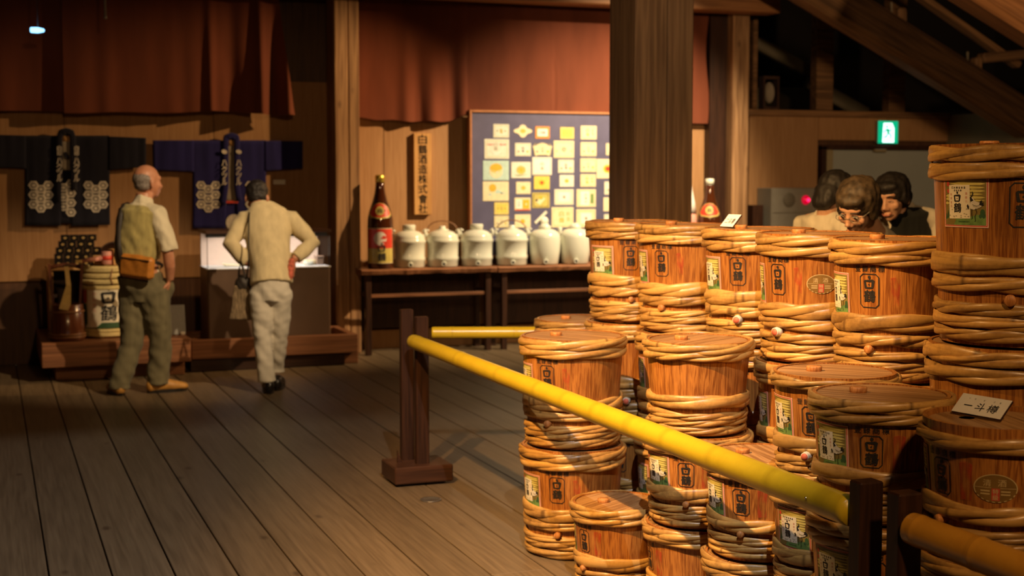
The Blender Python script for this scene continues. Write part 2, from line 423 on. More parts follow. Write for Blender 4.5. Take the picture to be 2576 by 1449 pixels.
# back wall: dark boarding with plywood sheets and a wainscot
wb = struct(MB().span((-2.2, 12.03, 0), (6.95, 12.2, 4.6)).span((6.95, 12.03, 0), (9.5, 12.2, 2.17)).build('wall_back', M['wains']))
zc = 2.35
for a, b, z0 in ((-2.2, -.62, .68), (-.615, .60, .68), (.605, 1.81, .68), (1.815, 2.95, .68), (3.0, 3.297, .18), (3.302, 4.5, .18), (4.505, 5.6, .18), (5.605, 6.55, .18)):
    MB().span((a, 12.0, z0), (b, 12.03, zc), 0, .002).build('plywood_sheet', M['ply'], wb)
for a, b in ((7.0, 7.78), (7.785, 8.6), (8.605, 9.35)):
    MB().span((a, 12.0, .05 if a < 7.7 else 1.9), (b, 12.03, 2.14), 0, .002).build('plywood_sheet', M['ply'], wb)
MB().span((-2.2, 11.985, 0), (2.9, 12.03, .67), 0, .003).build('wainscot_board', M['wains'], wb)
struct(MB().span((2.9, 11.97, 0), (6.6, 12.0, .17), 0, .003).build('baseboard_back', M['ply']))
struct(MB().span((6.97, 11.96, 2.13), (9.35, 12.06, 2.19), 0, .004).build('trim_1', M['rafter']))
struct(MB().span((6.50, 11.9, 0), (6.72, 12.05, 4.4), 0, .004).build('trim_2', M['darkwood']))
# right wall, left wall, wall behind the camera, ceiling
struct(MB().span((9.35, 5.0, 0), (9.5, 12.1, 2.17)).build('wall_right', M['greywall']))
struct(MB().span((-2.35, -2.2, 0), (-2.2, 12.2, 4.6)).build('wall_left', M['wains']))
struct(MB().span((-2.2, -2.35, 0), (9.5, -2.2, 4.6)).build('wall_front', M['wains']))
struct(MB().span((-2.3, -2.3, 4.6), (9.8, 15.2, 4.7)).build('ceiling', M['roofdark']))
# dark loft seen through the opening over the right-hand wall
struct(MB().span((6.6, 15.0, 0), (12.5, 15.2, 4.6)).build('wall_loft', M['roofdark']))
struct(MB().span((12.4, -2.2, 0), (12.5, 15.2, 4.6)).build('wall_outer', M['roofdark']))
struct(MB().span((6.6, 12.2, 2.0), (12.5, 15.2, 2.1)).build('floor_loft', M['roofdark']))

# timber posts and beams
def post(name, px_corner, Y, px_right, py, z1, mat, depth=None, halves=False):
    a = at_wall(px_corner, py, Y).x; b = at_wall(px_right, py, Y).x; d = depth or (b - a)
    o = bpy.data.objects.new(name, None); COL.objects.link(o); struct(o); o.location = ((a + b) / 2, Y + d / 2, 0)
    w_ = b - a
    if halves:
        s = a + w_ * .555 - (a + b) / 2
        MB().span((-w_ / 2, -d / 2, 0), (s - .003, d / 2, z1), 0, .008).build('post_half', mat, o)
        MB().span((s + .003, -d / 2 + .006, 0), (w_ / 2, d / 2, z1), 0, .008).build('post_half', mat, o)
    else:
        MB().span((-w_ / 2, -d / 2, 0), (w_ / 2, d / 2, z1), 0, .008).build('post_body', mat, o)
    return o
post('trim_3', 843, 11.70, 906, 400, 4.4, M['post'], depth=.30, halves=True)
post('trim_4', 1843, 11.78, 1884, 300, 4.4, M['post'])
post('trim_5', 1597, 7.3, 1745, 300, 4.4, M['pillar'], depth=.36, halves=True)
bz = at_wall(1965, 33, 11.5).z; bx = at_wall(1965, 33, 11.5).x
struct(MB().span((2.0, 11.5, bz), (bx, 11.75, bz + .36), 0, .012).build('trim_6', M['beam']))
# loft posts on the sill
for a, b in ((1890, 1906), (2055, 2097), (2238, 2279)):
    xa, xb = at_wall(a, 200, 12.0).x, at_wall(b, 200, 12.0).x
    if a == 1890: xa += .02
    struct(MB().span((xa, 12.0, 2.19), (xb, 12.12, 4.4), 0, .006).build('trim_7', M['rafter']))
def beam(name, a, b, w_, h_, mat, lab=None):
    a, b = Vector(a), Vector(b); d = b - a; L_ = d.length
    o = MB().box((0, 0, 0), (L_, w_, h_), None, 0, min(w_, h_) * .18).build(name, mat)
    o.location = (a + b) / 2; x = d.normalized(); y = Vector((0, 1, 0)); y = (y - x * y.dot(x)).normalized(); z = x.cross(y)
    o.rotation_euler = Matrix((x, y, z)).transposed().to_euler(); struct(o); return o
def px_beam(name, p, q, Y, thick_px, mat, depth=.22, Y2=None):
    a = at_wall(*p, Y); b = at_wall(*q, Y2 or Y)
    return beam(name, a, b, depth, thick_px / FPX * (Y / math.cos(YAW)) * 1.12, mat)
px_beam('trim_8', (1960, -80), (2640, 340), 10.9, 92, M['rafter'], .26)            # the big sloping tie
px_beam('trim_9', (2340, -100), (2700, 128), 8.5, 95, M['beam'], .3)              # lit sloping beam nearer by
px_beam('trim_10', (2240, -60), (2560, 165), 11.3, 16, M['rafter'], .12)
px_beam('trim_11', (2330, -60), (2660, 150), 11.3, 34, M['rafter'], .12)
px_beam('trim_12', (2466, 147), (2680, 128), 11.2, 24, M['rafter'], .12)
px_beam('trim_13', (2264, 20), (2264, 110), 11.1, 26, M['rafter'], .1)
px_beam('trim_14', (2456, 145), (2456, 215), 11.1, 20, M['rafter'], .1)
px_beam('trim_15', (2242, 5), (2244, 70), 11.0, 4, M['greywall'], .02)
px_beam('trim_16', (2434, 130), (2434, 175), 11.0, 4, M['greywall'], .02)
px_beam('trim_17', (1880, 95), (2040, 182), 12.9, 30, M['greywall'], .1)
px_beam('trim_18', (2030, 205), (2180, 290), 12.9, 34, M['greywall'], .1)
px_beam('trim_19', (1880, 262), (2055, 262), 14.4, 78, M['greywall'], .1)
struct(MB().span((-2.2, 2.5, 3.74), (4.2, 2.62, 4.6), 0, .01).build('trim_20', M['rafter']))  # unseen panel added to cut off the far edge of the floor spot

# door on the right with its frame
dx0 = at_wall(2066, 370, 11.97).x
dt = at_wall(2200, 370, 11.97).z
dr = bpy.data.objects.new('door_1', None); COL.objects.link(dr); struct(dr); dr.location = (dx0, 11.97, 0)
MB().span((0, -.03, 0), (.05, .06, dt), 0, .004).build('frame_edge', M['darkwood'], dr)
MB().span((.05, -.02, 0), (.13, .06, dt - .03), 0, .004).build('door_jamb', M['doorframe'], dr)
MB().span((0, -.03, dt - .03), (1.45, .06, dt + .015), 0, .004).build('frame_head', M['darkwood'], dr)
MB().span((.13, 0, 0), (1.45, .05, dt - .03), 0, .003).build('door_leaf', M['door'], dr)
MB().span((.60, -.05, dt - .05), (.74, 0, dt - .02), 0, .004).build('door_closer', M['doorframe'], dr)

# curtains
def curtain_mesh(name, x0, x1, ztop, zb, y0, nx=150, nz=44, folds=None, edge=None):
    """zb(x): hem height; folds(x, t): forward displacement; edge(t): shift of the free right edge"""
    vs, fs = [], []
    for j in range(nz + 1):
        t = j / nz
        for i in range(nx + 1):
            s = i / nx
            xe = x1 + (edge(t) if edge else 0)
            x = x0 + (xe - x0) * s
            z = ztop + (zb(x) - ztop) * t
            vs.append((x, y0 - folds(x, t), z))
    for j in range(nz):
        for i in range(nx):
            a = j * (nx + 1) + i; fs.append((a, a + nx + 1, a + nx + 2, a + 1))
    m = MB(); m.add(vs, fs, 0, True); return m
def bump(x, c, w_): return math.exp(-((x - c) / w_) ** 2)
Yc = 11.86
def PX(px, Y=Yc): return at_wall(px, 290, Y).x
def PZ(py, px=400, Y=Yc): return at_wall(px, py, Y).z
cur = thing('curtain', 'wide russet cloth curtain hanging over the two jackets', 'curtain', (0, 0, 0))
xs, xe = PX(168), PX(740)
def fl1(x, t):
    a = .004 * math.sin(x * 9 + 1) * t + .008 * noise.noise((x * 5, t * 1.2, 1))
    a += .09 * bump(x, PX(655), .05) * t ** .7 + .05 * bump(x, PX(530), .04) * t - .05 * bump(x, PX(585), .07) * t + .10 * bump(x, PX(722), .05) * t ** 1.3 - .07 * bump(x, PX(690), .035) * t ** 1.5
    a += .004 * math.sin(x * 23 + noise.noise((x * 2, 0, 0)) * 5) * t
    return a + .02
def zb1(x): return PZ(283, 400) + .012 * math.sin(x * 3.1 + 2.2) + .008 * math.sin(x * 7.7)
curtain_mesh('c', xs - .02, xe, 3.5, zb1, Yc, folds=fl1, edge=lambda t: -.17 * (1 - t) ** .8).build('curtain_panel', M['curtain'], cur)
curtain_mesh('c', -1.6, xs + .03, 3.5, lambda x: PZ(281, 100) + .008 * math.sin(x * 4), Yc + .035, 60, 20, lambda x, t: .012 * math.sin(x * 12) * t + .01 * noise.noise((x * 6, t, 4))).build('curtain_panel', M['curtain'], cur)
Yc2 = 11.93
cur2 = thing('curtain', 'russet cloth curtain tucked behind the framed blue label board', 'curtain', (0, 0, 0))
def X2(px): return at_wall(px, 290, Yc2).x
def fl2(x, t):
    a = .004 * math.sin(x * 7) * t + .010 * noise.noise((x * 4, t * 1.5, 9))
    a += .045 * bump(x, X2(1020), .06) * max(0, t - .35) * 1.4 - .03 * bump(x, X2(1052), .05) * max(0, t - .4) * 1.5 + .05 * bump(x, X2(1085), .07) * max(0, t - .5) * 1.6
    a += -.03 * bump(x, X2(1138), .05) * t + .04 * bump(x, X2(1162), .06) * max(0, t - .35) * 1.3 + .03 * bump(x, X2(1380), .03) * t + .028 * bump(x, X2(1405), .03) - .03 * bump(x, X2(1395), .02) * t
    a += .02 * bump(x, X2(1508), .03)
    a += .003 * math.sin(x * 21 + 4 * noise.noise((x * 1.5, 2, 0))) * t * .6
    a = max(a, -.02) + .02
    return min(a, .012) if x > X2(1172) else a
def zb2(x):
    p = (x - X2(910)) / (X2(1190) - X2(910))
    base = at_wall(1000, 299, Yc2).z
    if p < 1: return base - .035 * math.sin(min(1, max(0, p)) * PI) ** 1 * .6 + max(0, p - .8) * .45 + .006 * math.sin(x * 21)
    return base + .09 + .0 * p if x < X2(1600) else base
curtain_mesh('c', PX(905), PX(1786), 3.5, zb2, Yc2, 230, 50, fl2, lambda t: .02 * math.sin(t * 9)).build('curtain_panel', M['curtain'], cur2)

# ================================================================== BARRELS
TYPES = {'S': dict(rt=.176, rb=.149, h=.317, lw=.13, lh=.118, sw=.056, sh=.084),
         'B': dict(rt=.207, rb=.178, h=.440, lw=.14, lh=.137, sw=.064, sh=.106),
         'G': dict(rt=.227, rb=.196, h=.547, lw=.152, lh=.141, sw=.072, sh=.120)}
NST = 16
M['ink'] = flat('black_ink', (.012, .010, .009), .6, noise_amt=.3, scale=60)
M['paper'] = flat('label_paper', (.74, .68, .52), .6, noise_amt=.06, scale=25)
M['pink'] = flat('label_pink_margin', (.72, .46, .36), .6, noise_amt=.05)
M['red'] = flat('label_red', (.50, .06, .035), .6, noise_amt=.1)
M['olive'] = flat('label_dark_olive', (.20, .15, .035), .6, noise_amt=.15)
M['gold'] = flat('label_gold_yellow', (.60, .52, .15), .55, noise_amt=.1)
M['green'] = flat('label_green', (.13, .24, .06), .6, noise_amt=.25, scale=60)
M['dgreen'] = flat('label_dark_green', (.03, .085, .03), .6, noise_amt=.2)
M['crane'] = flat('label_crane_white', (.62, .58, .48), .6, noise_amt=.06)
M['palered'] = flat('label_faint_red', (.62, .30, .22), .6, noise_amt=.1)
M['grey'] = flat('label_soft_grey', (.40, .36, .26), .6, noise_amt=.2, scale=80)
M['sticker'] = flat('oval_sticker_olive', (.20, .115, .03), .35, noise_amt=.15)
M['stickline'] = flat('oval_sticker_cream', (.55, .42, .20), .4, noise_amt=.05)
LM = [M['ink'], M['paper'], M['pink'], M['red'], M['olive'], M['gold'], M['green'], M['dgreen'], M['crane'], M['palered'], M['grey'], M['sticker'], M['stickline']]
INK, PAPER, PINK, RED, OLIVE, GOLD, GREEN, DG, CRANE, PR, GREY, STK, STL = range(13)

def picture_art(w_, h_):
    a = Art(); W2, H2 = w_ / 2, h_ / 2
    def P(u, v): return (-W2 + u * w_, -H2 + v * h_)          # u, v in 0..1
    def poly(pts, mi, l): a.poly([P(*p) for p in pts], mi, l)
    a.rect(-W2, -H2, W2, H2, PINK, 1)
    t = w_ * .02
    a.frame(-W2 + t, -H2 + t, W2 - t, H2 - t, w_ * .016, RED, 2)
    a.rect(-W2 + t * 2.4, -H2 + t * 2.4, W2 - t * 2.4, H2 - t * 2.4, OLIVE, 3)
    R2 = random.Random(3)
    for (u0, u1, v, th) in ((.30, .94, .885, .035), (.18, .94, .835, .05), (.55, .93, .765, .04), (.58, .94, .70, .05), (.62, .90, .64, .035), (.56, .94, .575, .045), (.06, .30, .60, .05), (.06, .26, .54, .05), (.05, .20, .46, .05), (.70, .94, .52, .03)):
        poly([(u0, v), (u0 + (u1 - u0) * .3, v + th * .7), (u1 - .08, v + th * .5), (u1, v + th * .1), (u1 - .1, v - th * .4), (u0 + (u1 - u0) * .35, v - th * .5)], GOLD, 4)
    poly([(.10, .86), (.13, .89), (.16, .88), (.18, .84), (.17, .78), (.10, .80)], RED, 5)
    poly([(.10, .72), (.17, .74), (.17, .66), (.12, .66)], RED, 5)
    poly([(.05, .05), (.95, .05), (.95, .22), (.80, .25), (.62, .20), (.45, .19), (.30, .17), (.16, .20), (.05, .16)], GREEN, 5)
    poly([(.05, .05), (.28, .05), (.34, .15), (.20, .20), (.05, .14)], OLIVE, 5.5)
    for u, v, s in ((.10, .18, .16), (.14, .22, .2), (.055, .16, .12)):
        poly([(u, v), (u + .05, v), (u + .035, v + s * .6), (u + .025, v + s), (u + .012, v + s * .6)], DG, 6)
    a.ell(*P(.89, .29), w_ * .045, h_ * .07, DG, 6, 9); a.ell(*P(.91, .23), w_ * .035, h_ * .05, DG, 6.2, 8); a.ell(*P(.85, .22), w_ * .03, h_ * .04, DG, 6.4, 8)
    # paper with lettering
    poly([(.165, .165), (.655, .175), (.645, .82), (.50, .815), (.36, .825), (.17, .81)], PAPER, 7)
    a.row('日本醸造清酒', P(.235, 0)[0], P(0, .765)[1], h_ * .042, w_ * .055, INK, 8, .01)
    a.row('登録商標', P(.29, 0)[0], P(0, .71)[1], h_ * .036, w_ * .048, INK, 8, .01)
    crane_letters(a, P(.375, 0)[0], P(0, .69)[1], w_ * .165, INK, 8)
    a.col('特撰金冠', P(.225, 0)[0], P(0, .67)[1], h_ * .05, h_ * .075, PR, 8)
    a.col('灘醸元', P(.575, 0)[0], P(0, .69)[1], h_ * .05, h_ * .075, PR, 8)
    for q in range(16):
        u = R2.uniform(.18, .62); v = R2.uniform(.19, .235) if q < 9 else R2.uniform(.25, .37)
        if q >= 9: u = R2.choice((R2.uniform(.18, .28), R2.uniform(.53, .63)))
        a.ell(*P(u, v), w_ * .022, h_ * .012, GREY, 7.6, 7)
    a.row('白鶴酒造株式會社', P(.40, 0)[0], P(0, .115)[1], h_ * .035, w_ * .030, DG, 7.5)
    # crane
    poly([(.635, .40), (.655, .47), (.685, .535), (.725, .55), (.755, .51), (.80, .495), (.86, .475), (.90, .44), (.86, .40), (.80, .37), (.73, .345), (.67, .355)], CRANE, 9)
    a.stroke([P(.70, .51), P(.665, .575), (P(.70, .62)), P(.71, .665), P(.695, .69)], [w_ * .05, w_ * .035, w_ * .02, w_ * .018, w_ * .012], INK, 10)
    a.stroke([P(.725, .50), P(.70, .55), P(.695, .585)], [w_ * .06, w_ * .045, w_ * .02], CRANE, 9.6)
    poly([(.60, .38), (.585, .42), (.61, .45), (.635, .40), (.625, .35)], INK, 10)
    poly([(.845, .515), (.885, .53), (.88, .475), (.92, .49), (.90, .45), (.925, .44), (.88, .42), (.83, .44)], INK, 10)
    a.stroke([P(.69, .36), P(.685, .27), P(.70, .18), P(.68, .165)], w_ * .011, INK, 10); a.stroke([P(.76, .37), P(.785, .30), P(.75, .22), P(.76, .13), P(.745, .12)], w_ * .011, INK, 10)
    a.stroke([P(.70, .44), P(.78, .415), (P(.85, .44))], w_ * .007, INK, 10); a.stroke([P(.71, .41), P(.78, .385), (P(.83, .40))], w_ * .006, GREY, 10)
    a.stroke([P(.72, .42), P(.80, .40), P(.85, .42)], w_ * .008, GREY, 10)
    return a
def stamp_art(w_, h_):
    a = Art()
    a.frame(-w_ / 2, -h_ / 2, w_ / 2, h_ / 2, w_ * .045, INK, 1, w_ * .16)
    crane_letters(a, 0, h_ * .44, w_ * .56, INK, 1, .02)
    a.row('登録商標', -w_ * .80, h_ / 2 + w_ * .24, w_ * .31, w_ * .40, INK, 1, .008, .95)
    return a
def sticker_art():
    a = Art(); rx, ry = .0475, .033
    a.ell(0, 0, rx, ry, STK, 1, 40)
    n = 44
    for i in range(n):
        t0, t1 = 2 * PI * i / n, 2 * PI * (i + 1) / n
        if .56 < i / n < .94 and i % 2: continue
        a.poly([(rx * .95 * math.cos(t0), ry * .94 * math.sin(t0)), (rx * math.cos(t0), ry * math.sin(t0)), (rx * math.cos(t1), ry * math.sin(t1)), (rx * .95 * math.cos(t1), ry * .94 * math.sin(t1))], STL, 2)
    a.text('清', -.018, .012, .017, .016, STL, 2); a.text('酒', .014, .013, .018, .016, STL, 2)
    a.rect(-.008, -.0285, .0095, 0, RED, 2)
    a.text('特', .0005, -.0075, .0125, .012, STL, 3, .01); a.text('級', .0005, -.021, .0125, .012, STL, 3, .01)
    for s in (-1, 1):
        for q in range(2): a.rect(s * .022 - .010, -.008 - q * .007, s * .022 + .010, -.005 - q * .007, STL, 2)
    a.rect(-.044, .0005, -.009, .0015, STL, 2); a.rect(.0105, .0005, .044, .0015, STL, 2)
    return a
def wrap(T, zc, off=0.0):
    def fn(u, v, lay):
        z = zc + v; r = T['rb'] + (T['rt'] - T['rb']) * z / T['h'] + .0012 + lay * .00022 + off
        rm = T['rb'] + (T['rt'] - T['rb']) * zc / T['h']
        t = u / rm
        return (r * math.cos(t), r * math.sin(t), z)
    return fn

def hoop_mesh(rs, hv, seed, turns=4, strands=3, slope=0.0):
    """a twisted hoop of split bamboo: strands wound round each other along a ring of radius rs"""
    r2 = random.Random(seed); n, k = 132, 8; m = MB(); tone = []
    for s in range(strands):
        ph0 = 2 * PI * s / strands + r2.uniform(-.25, .25); tn = r2.uniform(.25, 1)
        nd = [r2.uniform(0, n) for _ in range(2)]
        wv = r2.uniform(0, 6)
        vs, fs = [], []
        for i in range(n):
            th = 2 * PI * i / n
            ph = ph0 + turns * th + .35 * math.sin(th * 2 + wv)
            wide = hv * (.60 + .12 * math.sin(th * 2 + wv) + .05 * math.sin(th * 7 + wv * 3)) * (1.12, 1.0, .86)[s % 3]; thin = min(.0066, hv * .42)
            dn = min(min(abs(i - q), n - abs(i - q)) for q in nd)
            g = .7 if dn < .55 else 0.0
            sc = 1.07 if dn < 1.6 else 1.0
            zc_ = hv * .50 * math.sin(ph) + .002 * math.sin(th + seed); rc = rs + thin * .75 + thin * .75 * (math.cos(ph) + .2)
            tl = turns * hv * .52 * math.cos(ph) / rs
            for j in range(k):
                a = 2 * PI * j / k
                ca_, sa_ = math.cos(a), math.sin(a); dz = wide * sc * math.copysign(abs(sa_) ** .7, sa_); dr = thin * sc * math.copysign(abs(ca_) ** .8, ca_)
                q = th - dz * tl * .0
                vs.append(((rc + dr) * math.cos(q), (rc + dr) * math.sin(q), zc_ + dz)); tone.append((tn * .8 + .2 * r2.random(), g, 0))
        for i in range(n):
            i2 = (i + 1) % n
            # the twist does not close on itself, so match the strand that meets this one
            for j in range(k):
                j2 = (j + 1) % k
                if i2 == 0: continue
                fs.append((i * k + j, i2 * k + j, i2 * k + j2, i * k + j2))
        fs.append(tuple(range(k))); fs.append(tuple((n - 1) * k + j for j in reversed(range(k))))
        # close ring: the last section meets the first one
        for j in range(k):
            j2 = (j + 1) % k; fs.append(((n - 1) * k + j, j, j2, (n - 1) * k + j2))
        m.add(vs, fs[:-k - 2] + fs[-k:], 0, True)
    m.tone = tone
    return m.mesh('hoop', M['hoop'])

def stave_mesh(T):
    m = MB(); seg = 5; g = .0003; half = PI / NST
    vs, fs = [], []
    for i in range(seg + 1):
        t = -half + 2 * half * i / seg
        for (rr, z) in ((T['rb'], 0), (T['rt'], T['h'])):
            e = g / rr if i == 0 else (-g / rr if i == seg else 0)
            dip = .0006 if i in (0, seg) else 0
            vs.append(((rr - dip) * math.cos(t + e), (rr - dip) * math.sin(t + e), z))
            vs.append(((rr - .010) * math.cos(t + e), (rr - .010) * math.sin(t + e), z))
    sm, fl_ = [], []
    for i in range(seg):
        a, b = i * 4, (i + 1) * 4
        sm.append((a, b, b + 2, a + 2)); fl_.append((a + 1, a + 3, b + 3, b + 1)); fl_.append((a + 2, b + 2, b + 3, a + 3)); fl_.append((a, a + 1, b + 1, b))
    fl_.append((0, 2, 3, 1)); e = seg * 4; fl_.append((e, e + 1, e + 3, e + 2))
    m.add(vs, sm, 0, True); o = len(m.v); m.add(vs, fl_, 0, False)
    return m.mesh('stave', M['stave'])
def lid_mesh(T, i):
    """one of three boards of the round lid"""
    r = T['rt'] - .0108; b = [-r, -r * .34, r * .36, r]; y0, y1 = b[i] + .0006, b[i + 1] - .0006
    pts = []
    n = 14
    for q in range(n + 1):
        y = y0 + (y1 - y0) * q / n; pts.append((math.sqrt(max(0, r * r - y * y)), y))
    for q in range(n + 1):
        y = y1 + (y0 - y1) * q / n; pts.append((-math.sqrt(max(0, r * r - y * y)), y))
    ins = []
    for x, y in pts:
        cx, cy = 0, (y0 + y1) / 2; d = math.hypot(x - cx, y - cy); f = (d - .0025) / d if d > .01 else .8
        ins.append((cx + (x - cx) * f, cy + (y - cy) * f))
    N_ = len(pts); vs = [(x, y, -.018) for x, y in pts] + [(x, y, -.002) for x, y in pts] + [(x, y, 0) for x, y in ins]
    fs = [(q, (q + 1) % N_, N_ + (q + 1) % N_, N_ + q) for q in range(N_)] + [(N_ + q, N_ + (q + 1) % N_, 2 * N_ + (q + 1) % N_, 2 * N_ + q) for q in range(N_)]
    fs += [tuple(2 * N_ + q for q in range(N_)), tuple(reversed(range(N_)))]
    return MB().add(vs, fs).mesh('lid_board', M['lid'])
mf, nf, bf = nodes_of('clear_film')
_tr = nf.nodes.new('ShaderNodeBsdfTransparent'); _gl = nf.nodes.new('ShaderNodeBsdfGlossy'); _gl.inputs['Roughness'].default_value = .12
_mx = nf.nodes.new('ShaderNodeMixShader'); _mx.inputs[0].default_value = .04
_nn = nf.nodes.new('ShaderNodeTexNoise'); _nn.inputs['Scale'].default_value = 38; _nn.inputs['Detail'].default_value = 3
_bb = nf.nodes.new('ShaderNodeBump'); _bb.inputs['Strength'].default_value = .8; _bb.inputs['Distance'].default_value = .004
_tt = nf.nodes.new('ShaderNodeTexCoord'); nf.links.new(_tt.outputs['Object'], _nn.inputs['Vector']); nf.links.new(_nn.outputs['Fac'], _bb.inputs['Height']); nf.links.new(_bb.outputs[0], _gl.inputs['Normal'])
nf.links.new(_tr.outputs[0], _mx.inputs[1]); nf.links.new(_gl.outputs[0], _mx.inputs[2]); nf.links.new(_mx.outputs[0], nf.nodes['Material Output'].inputs[0]); M['film'] = mf
mr, nr, br_ = nodes_of('faded_red_stamp')
br_.inputs['Base Color'].default_value = (.46, .055, .02, 1); br_.inputs['Roughness'].default_value = .5
_n = nr.nodes.new('ShaderNodeTexNoise'); _n.inputs['Scale'].default_value = 55; _n.inputs['Detail'].default_value = 5
_t = nr.nodes.new('ShaderNodeTexCoord'); _mp = nr.nodes.new('ShaderNodeMapping'); _mp.inputs['Scale'].default_value = (1, 1, .35)
nr.links.new(_t.outputs['Object'], _mp.inputs[0]); nr.links.new(_mp.outputs[0], _n.inputs['Vector'])
_r = nr.nodes.new('ShaderNodeMapRange'); _r.inputs['From Min'].default_value = .40; _r.inputs['From Max'].default_value = .66; _r.inputs['To Max'].default_value = .62
nr.links.new(_n.outputs['Fac'], _r.inputs['Value']); nr.links.new(_r.outputs[0], br_.inputs['Alpha']); M['redmark'] = mr
M['sealpink'] = flat('pink_paper_seal', (.62, .14, .08), .6, noise_amt=.1)
for tk, T in TYPES.items():
    T['stave'] = stave_mesh(T); T['lid'] = [lid_mesh(T, i) for i in range(3)]
    def rad(f, T=T): return T['rt'] + (T['rb'] - T['rt']) * f
    hv = {'S': .0165, 'B': .0190, 'G': .0215}[tk]
    T['hT'] = [hoop_mesh(rad(.05), hv, 10 + i, (2, 3, 2)[i]) for i in range(3)]
    T['hM'] = [hoop_mesh(rad(.60), hv * 1.4, 20 + i, (2, 1, 2)[i]) for i in range(3)]
    T['hN'] = [hoop_mesh(rad(.70), hv * 1.05, 30 + i, 2 + i) for i in range(2)]
    T['hL'] = [hoop_mesh(rad(.88), hv * .82, 40 + i, (3, 2, 3)[i]) for i in range(3)]
    zl = T['h'] * .605 if tk != 'G' else T['h'] * .715
    zs = {'S': .60, 'B': .645, 'G': .70}[tk] * T['h']
    T['pic'] = picture_art(T['lw'], T['lh']).mesh('picture_label', LM, wrap(T, zl), .012)
    T['stamp'] = stamp_art(T['sw'], T['sh']).mesh('brand_stamp', LM, wrap(T, zs), .02)
    T['red'] = Art().poly([(-.013, -.045), (.014, -.043), (.016, .04), (.004, .046), (-.014, .042)], 0, .3).mesh('red_stamp', [M['redmark']], wrap(T, zs), .008)
    fm = MB(); n_, k_ = 14, 8
    fv = []
    for j in range(k_ + 1):
        for i in range(n_ + 1):
            u = (-.5 + i / n_) * T['sw'] * 2.0; v = (-.5 + j / k_) * T['sh'] * 1.55
            fv.append(wrap(T, zs + .008, .0022 + .0007 * noise.noise((u * 90, v * 60, 3)))(u, v, 0))
    fm.add(fv, [(j * (n_ + 1) + i, j * (n_ + 1) + i + 1, (j + 1) * (n_ + 1) + i + 1, (j + 1) * (n_ + 1) + i) for j in range(k_) for i in range(n_)], 0, True)
    T['film'] = fm.mesh('clear_film', M['film'])
    T['stk'] = sticker_art().mesh('oval_sticker', LM, wrap(T, zs - .01), .012)
    rp = {'S': .023, 'B': .024, 'G': .027}[tk]
    T['lplug'] = MB().lathe([(rp * .96, -.006), (rp, .012), (rp * .93, .0145), (0, .0145)], 20).mesh('lid_plug', M['plug'])
    ps = {'S': .011, 'B': .0135, 'G': .0165}[tk]
    T['spout'] = MB().lathe([(ps * .9, -.012), (ps, .022), (ps * .85, .025), (0, .025)], 16, rot=Matrix.Rotation(PI / 2, 3, 'Y')).mesh('spout_plug', M['plug'])
    T['seal'] = MB().lathe([(ps * 1.45, .008), (ps * 1.25, .016), (ps * 1.12, .027), (ps * 1.12, .0285), (0, .0285)], 12, rot=Matrix.Rotation(PI / 2, 3, 'Y')).mesh('paper_wrap', M['paper'])
    T['sealr'] = MB().lathe([(ps * .95, .0285), (ps * .95, .0295), (0, .0295)], 14, rot=Matrix.Rotation(PI / 2, 3, 'Y')).mesh('red_seal', M['sealpink'])
    T['hole'] = MB().lathe([(rp * .8, 0.0003), (0, .0003)], 18).mesh('plug_hole', M['roofdark'])
DEG = PI / 180
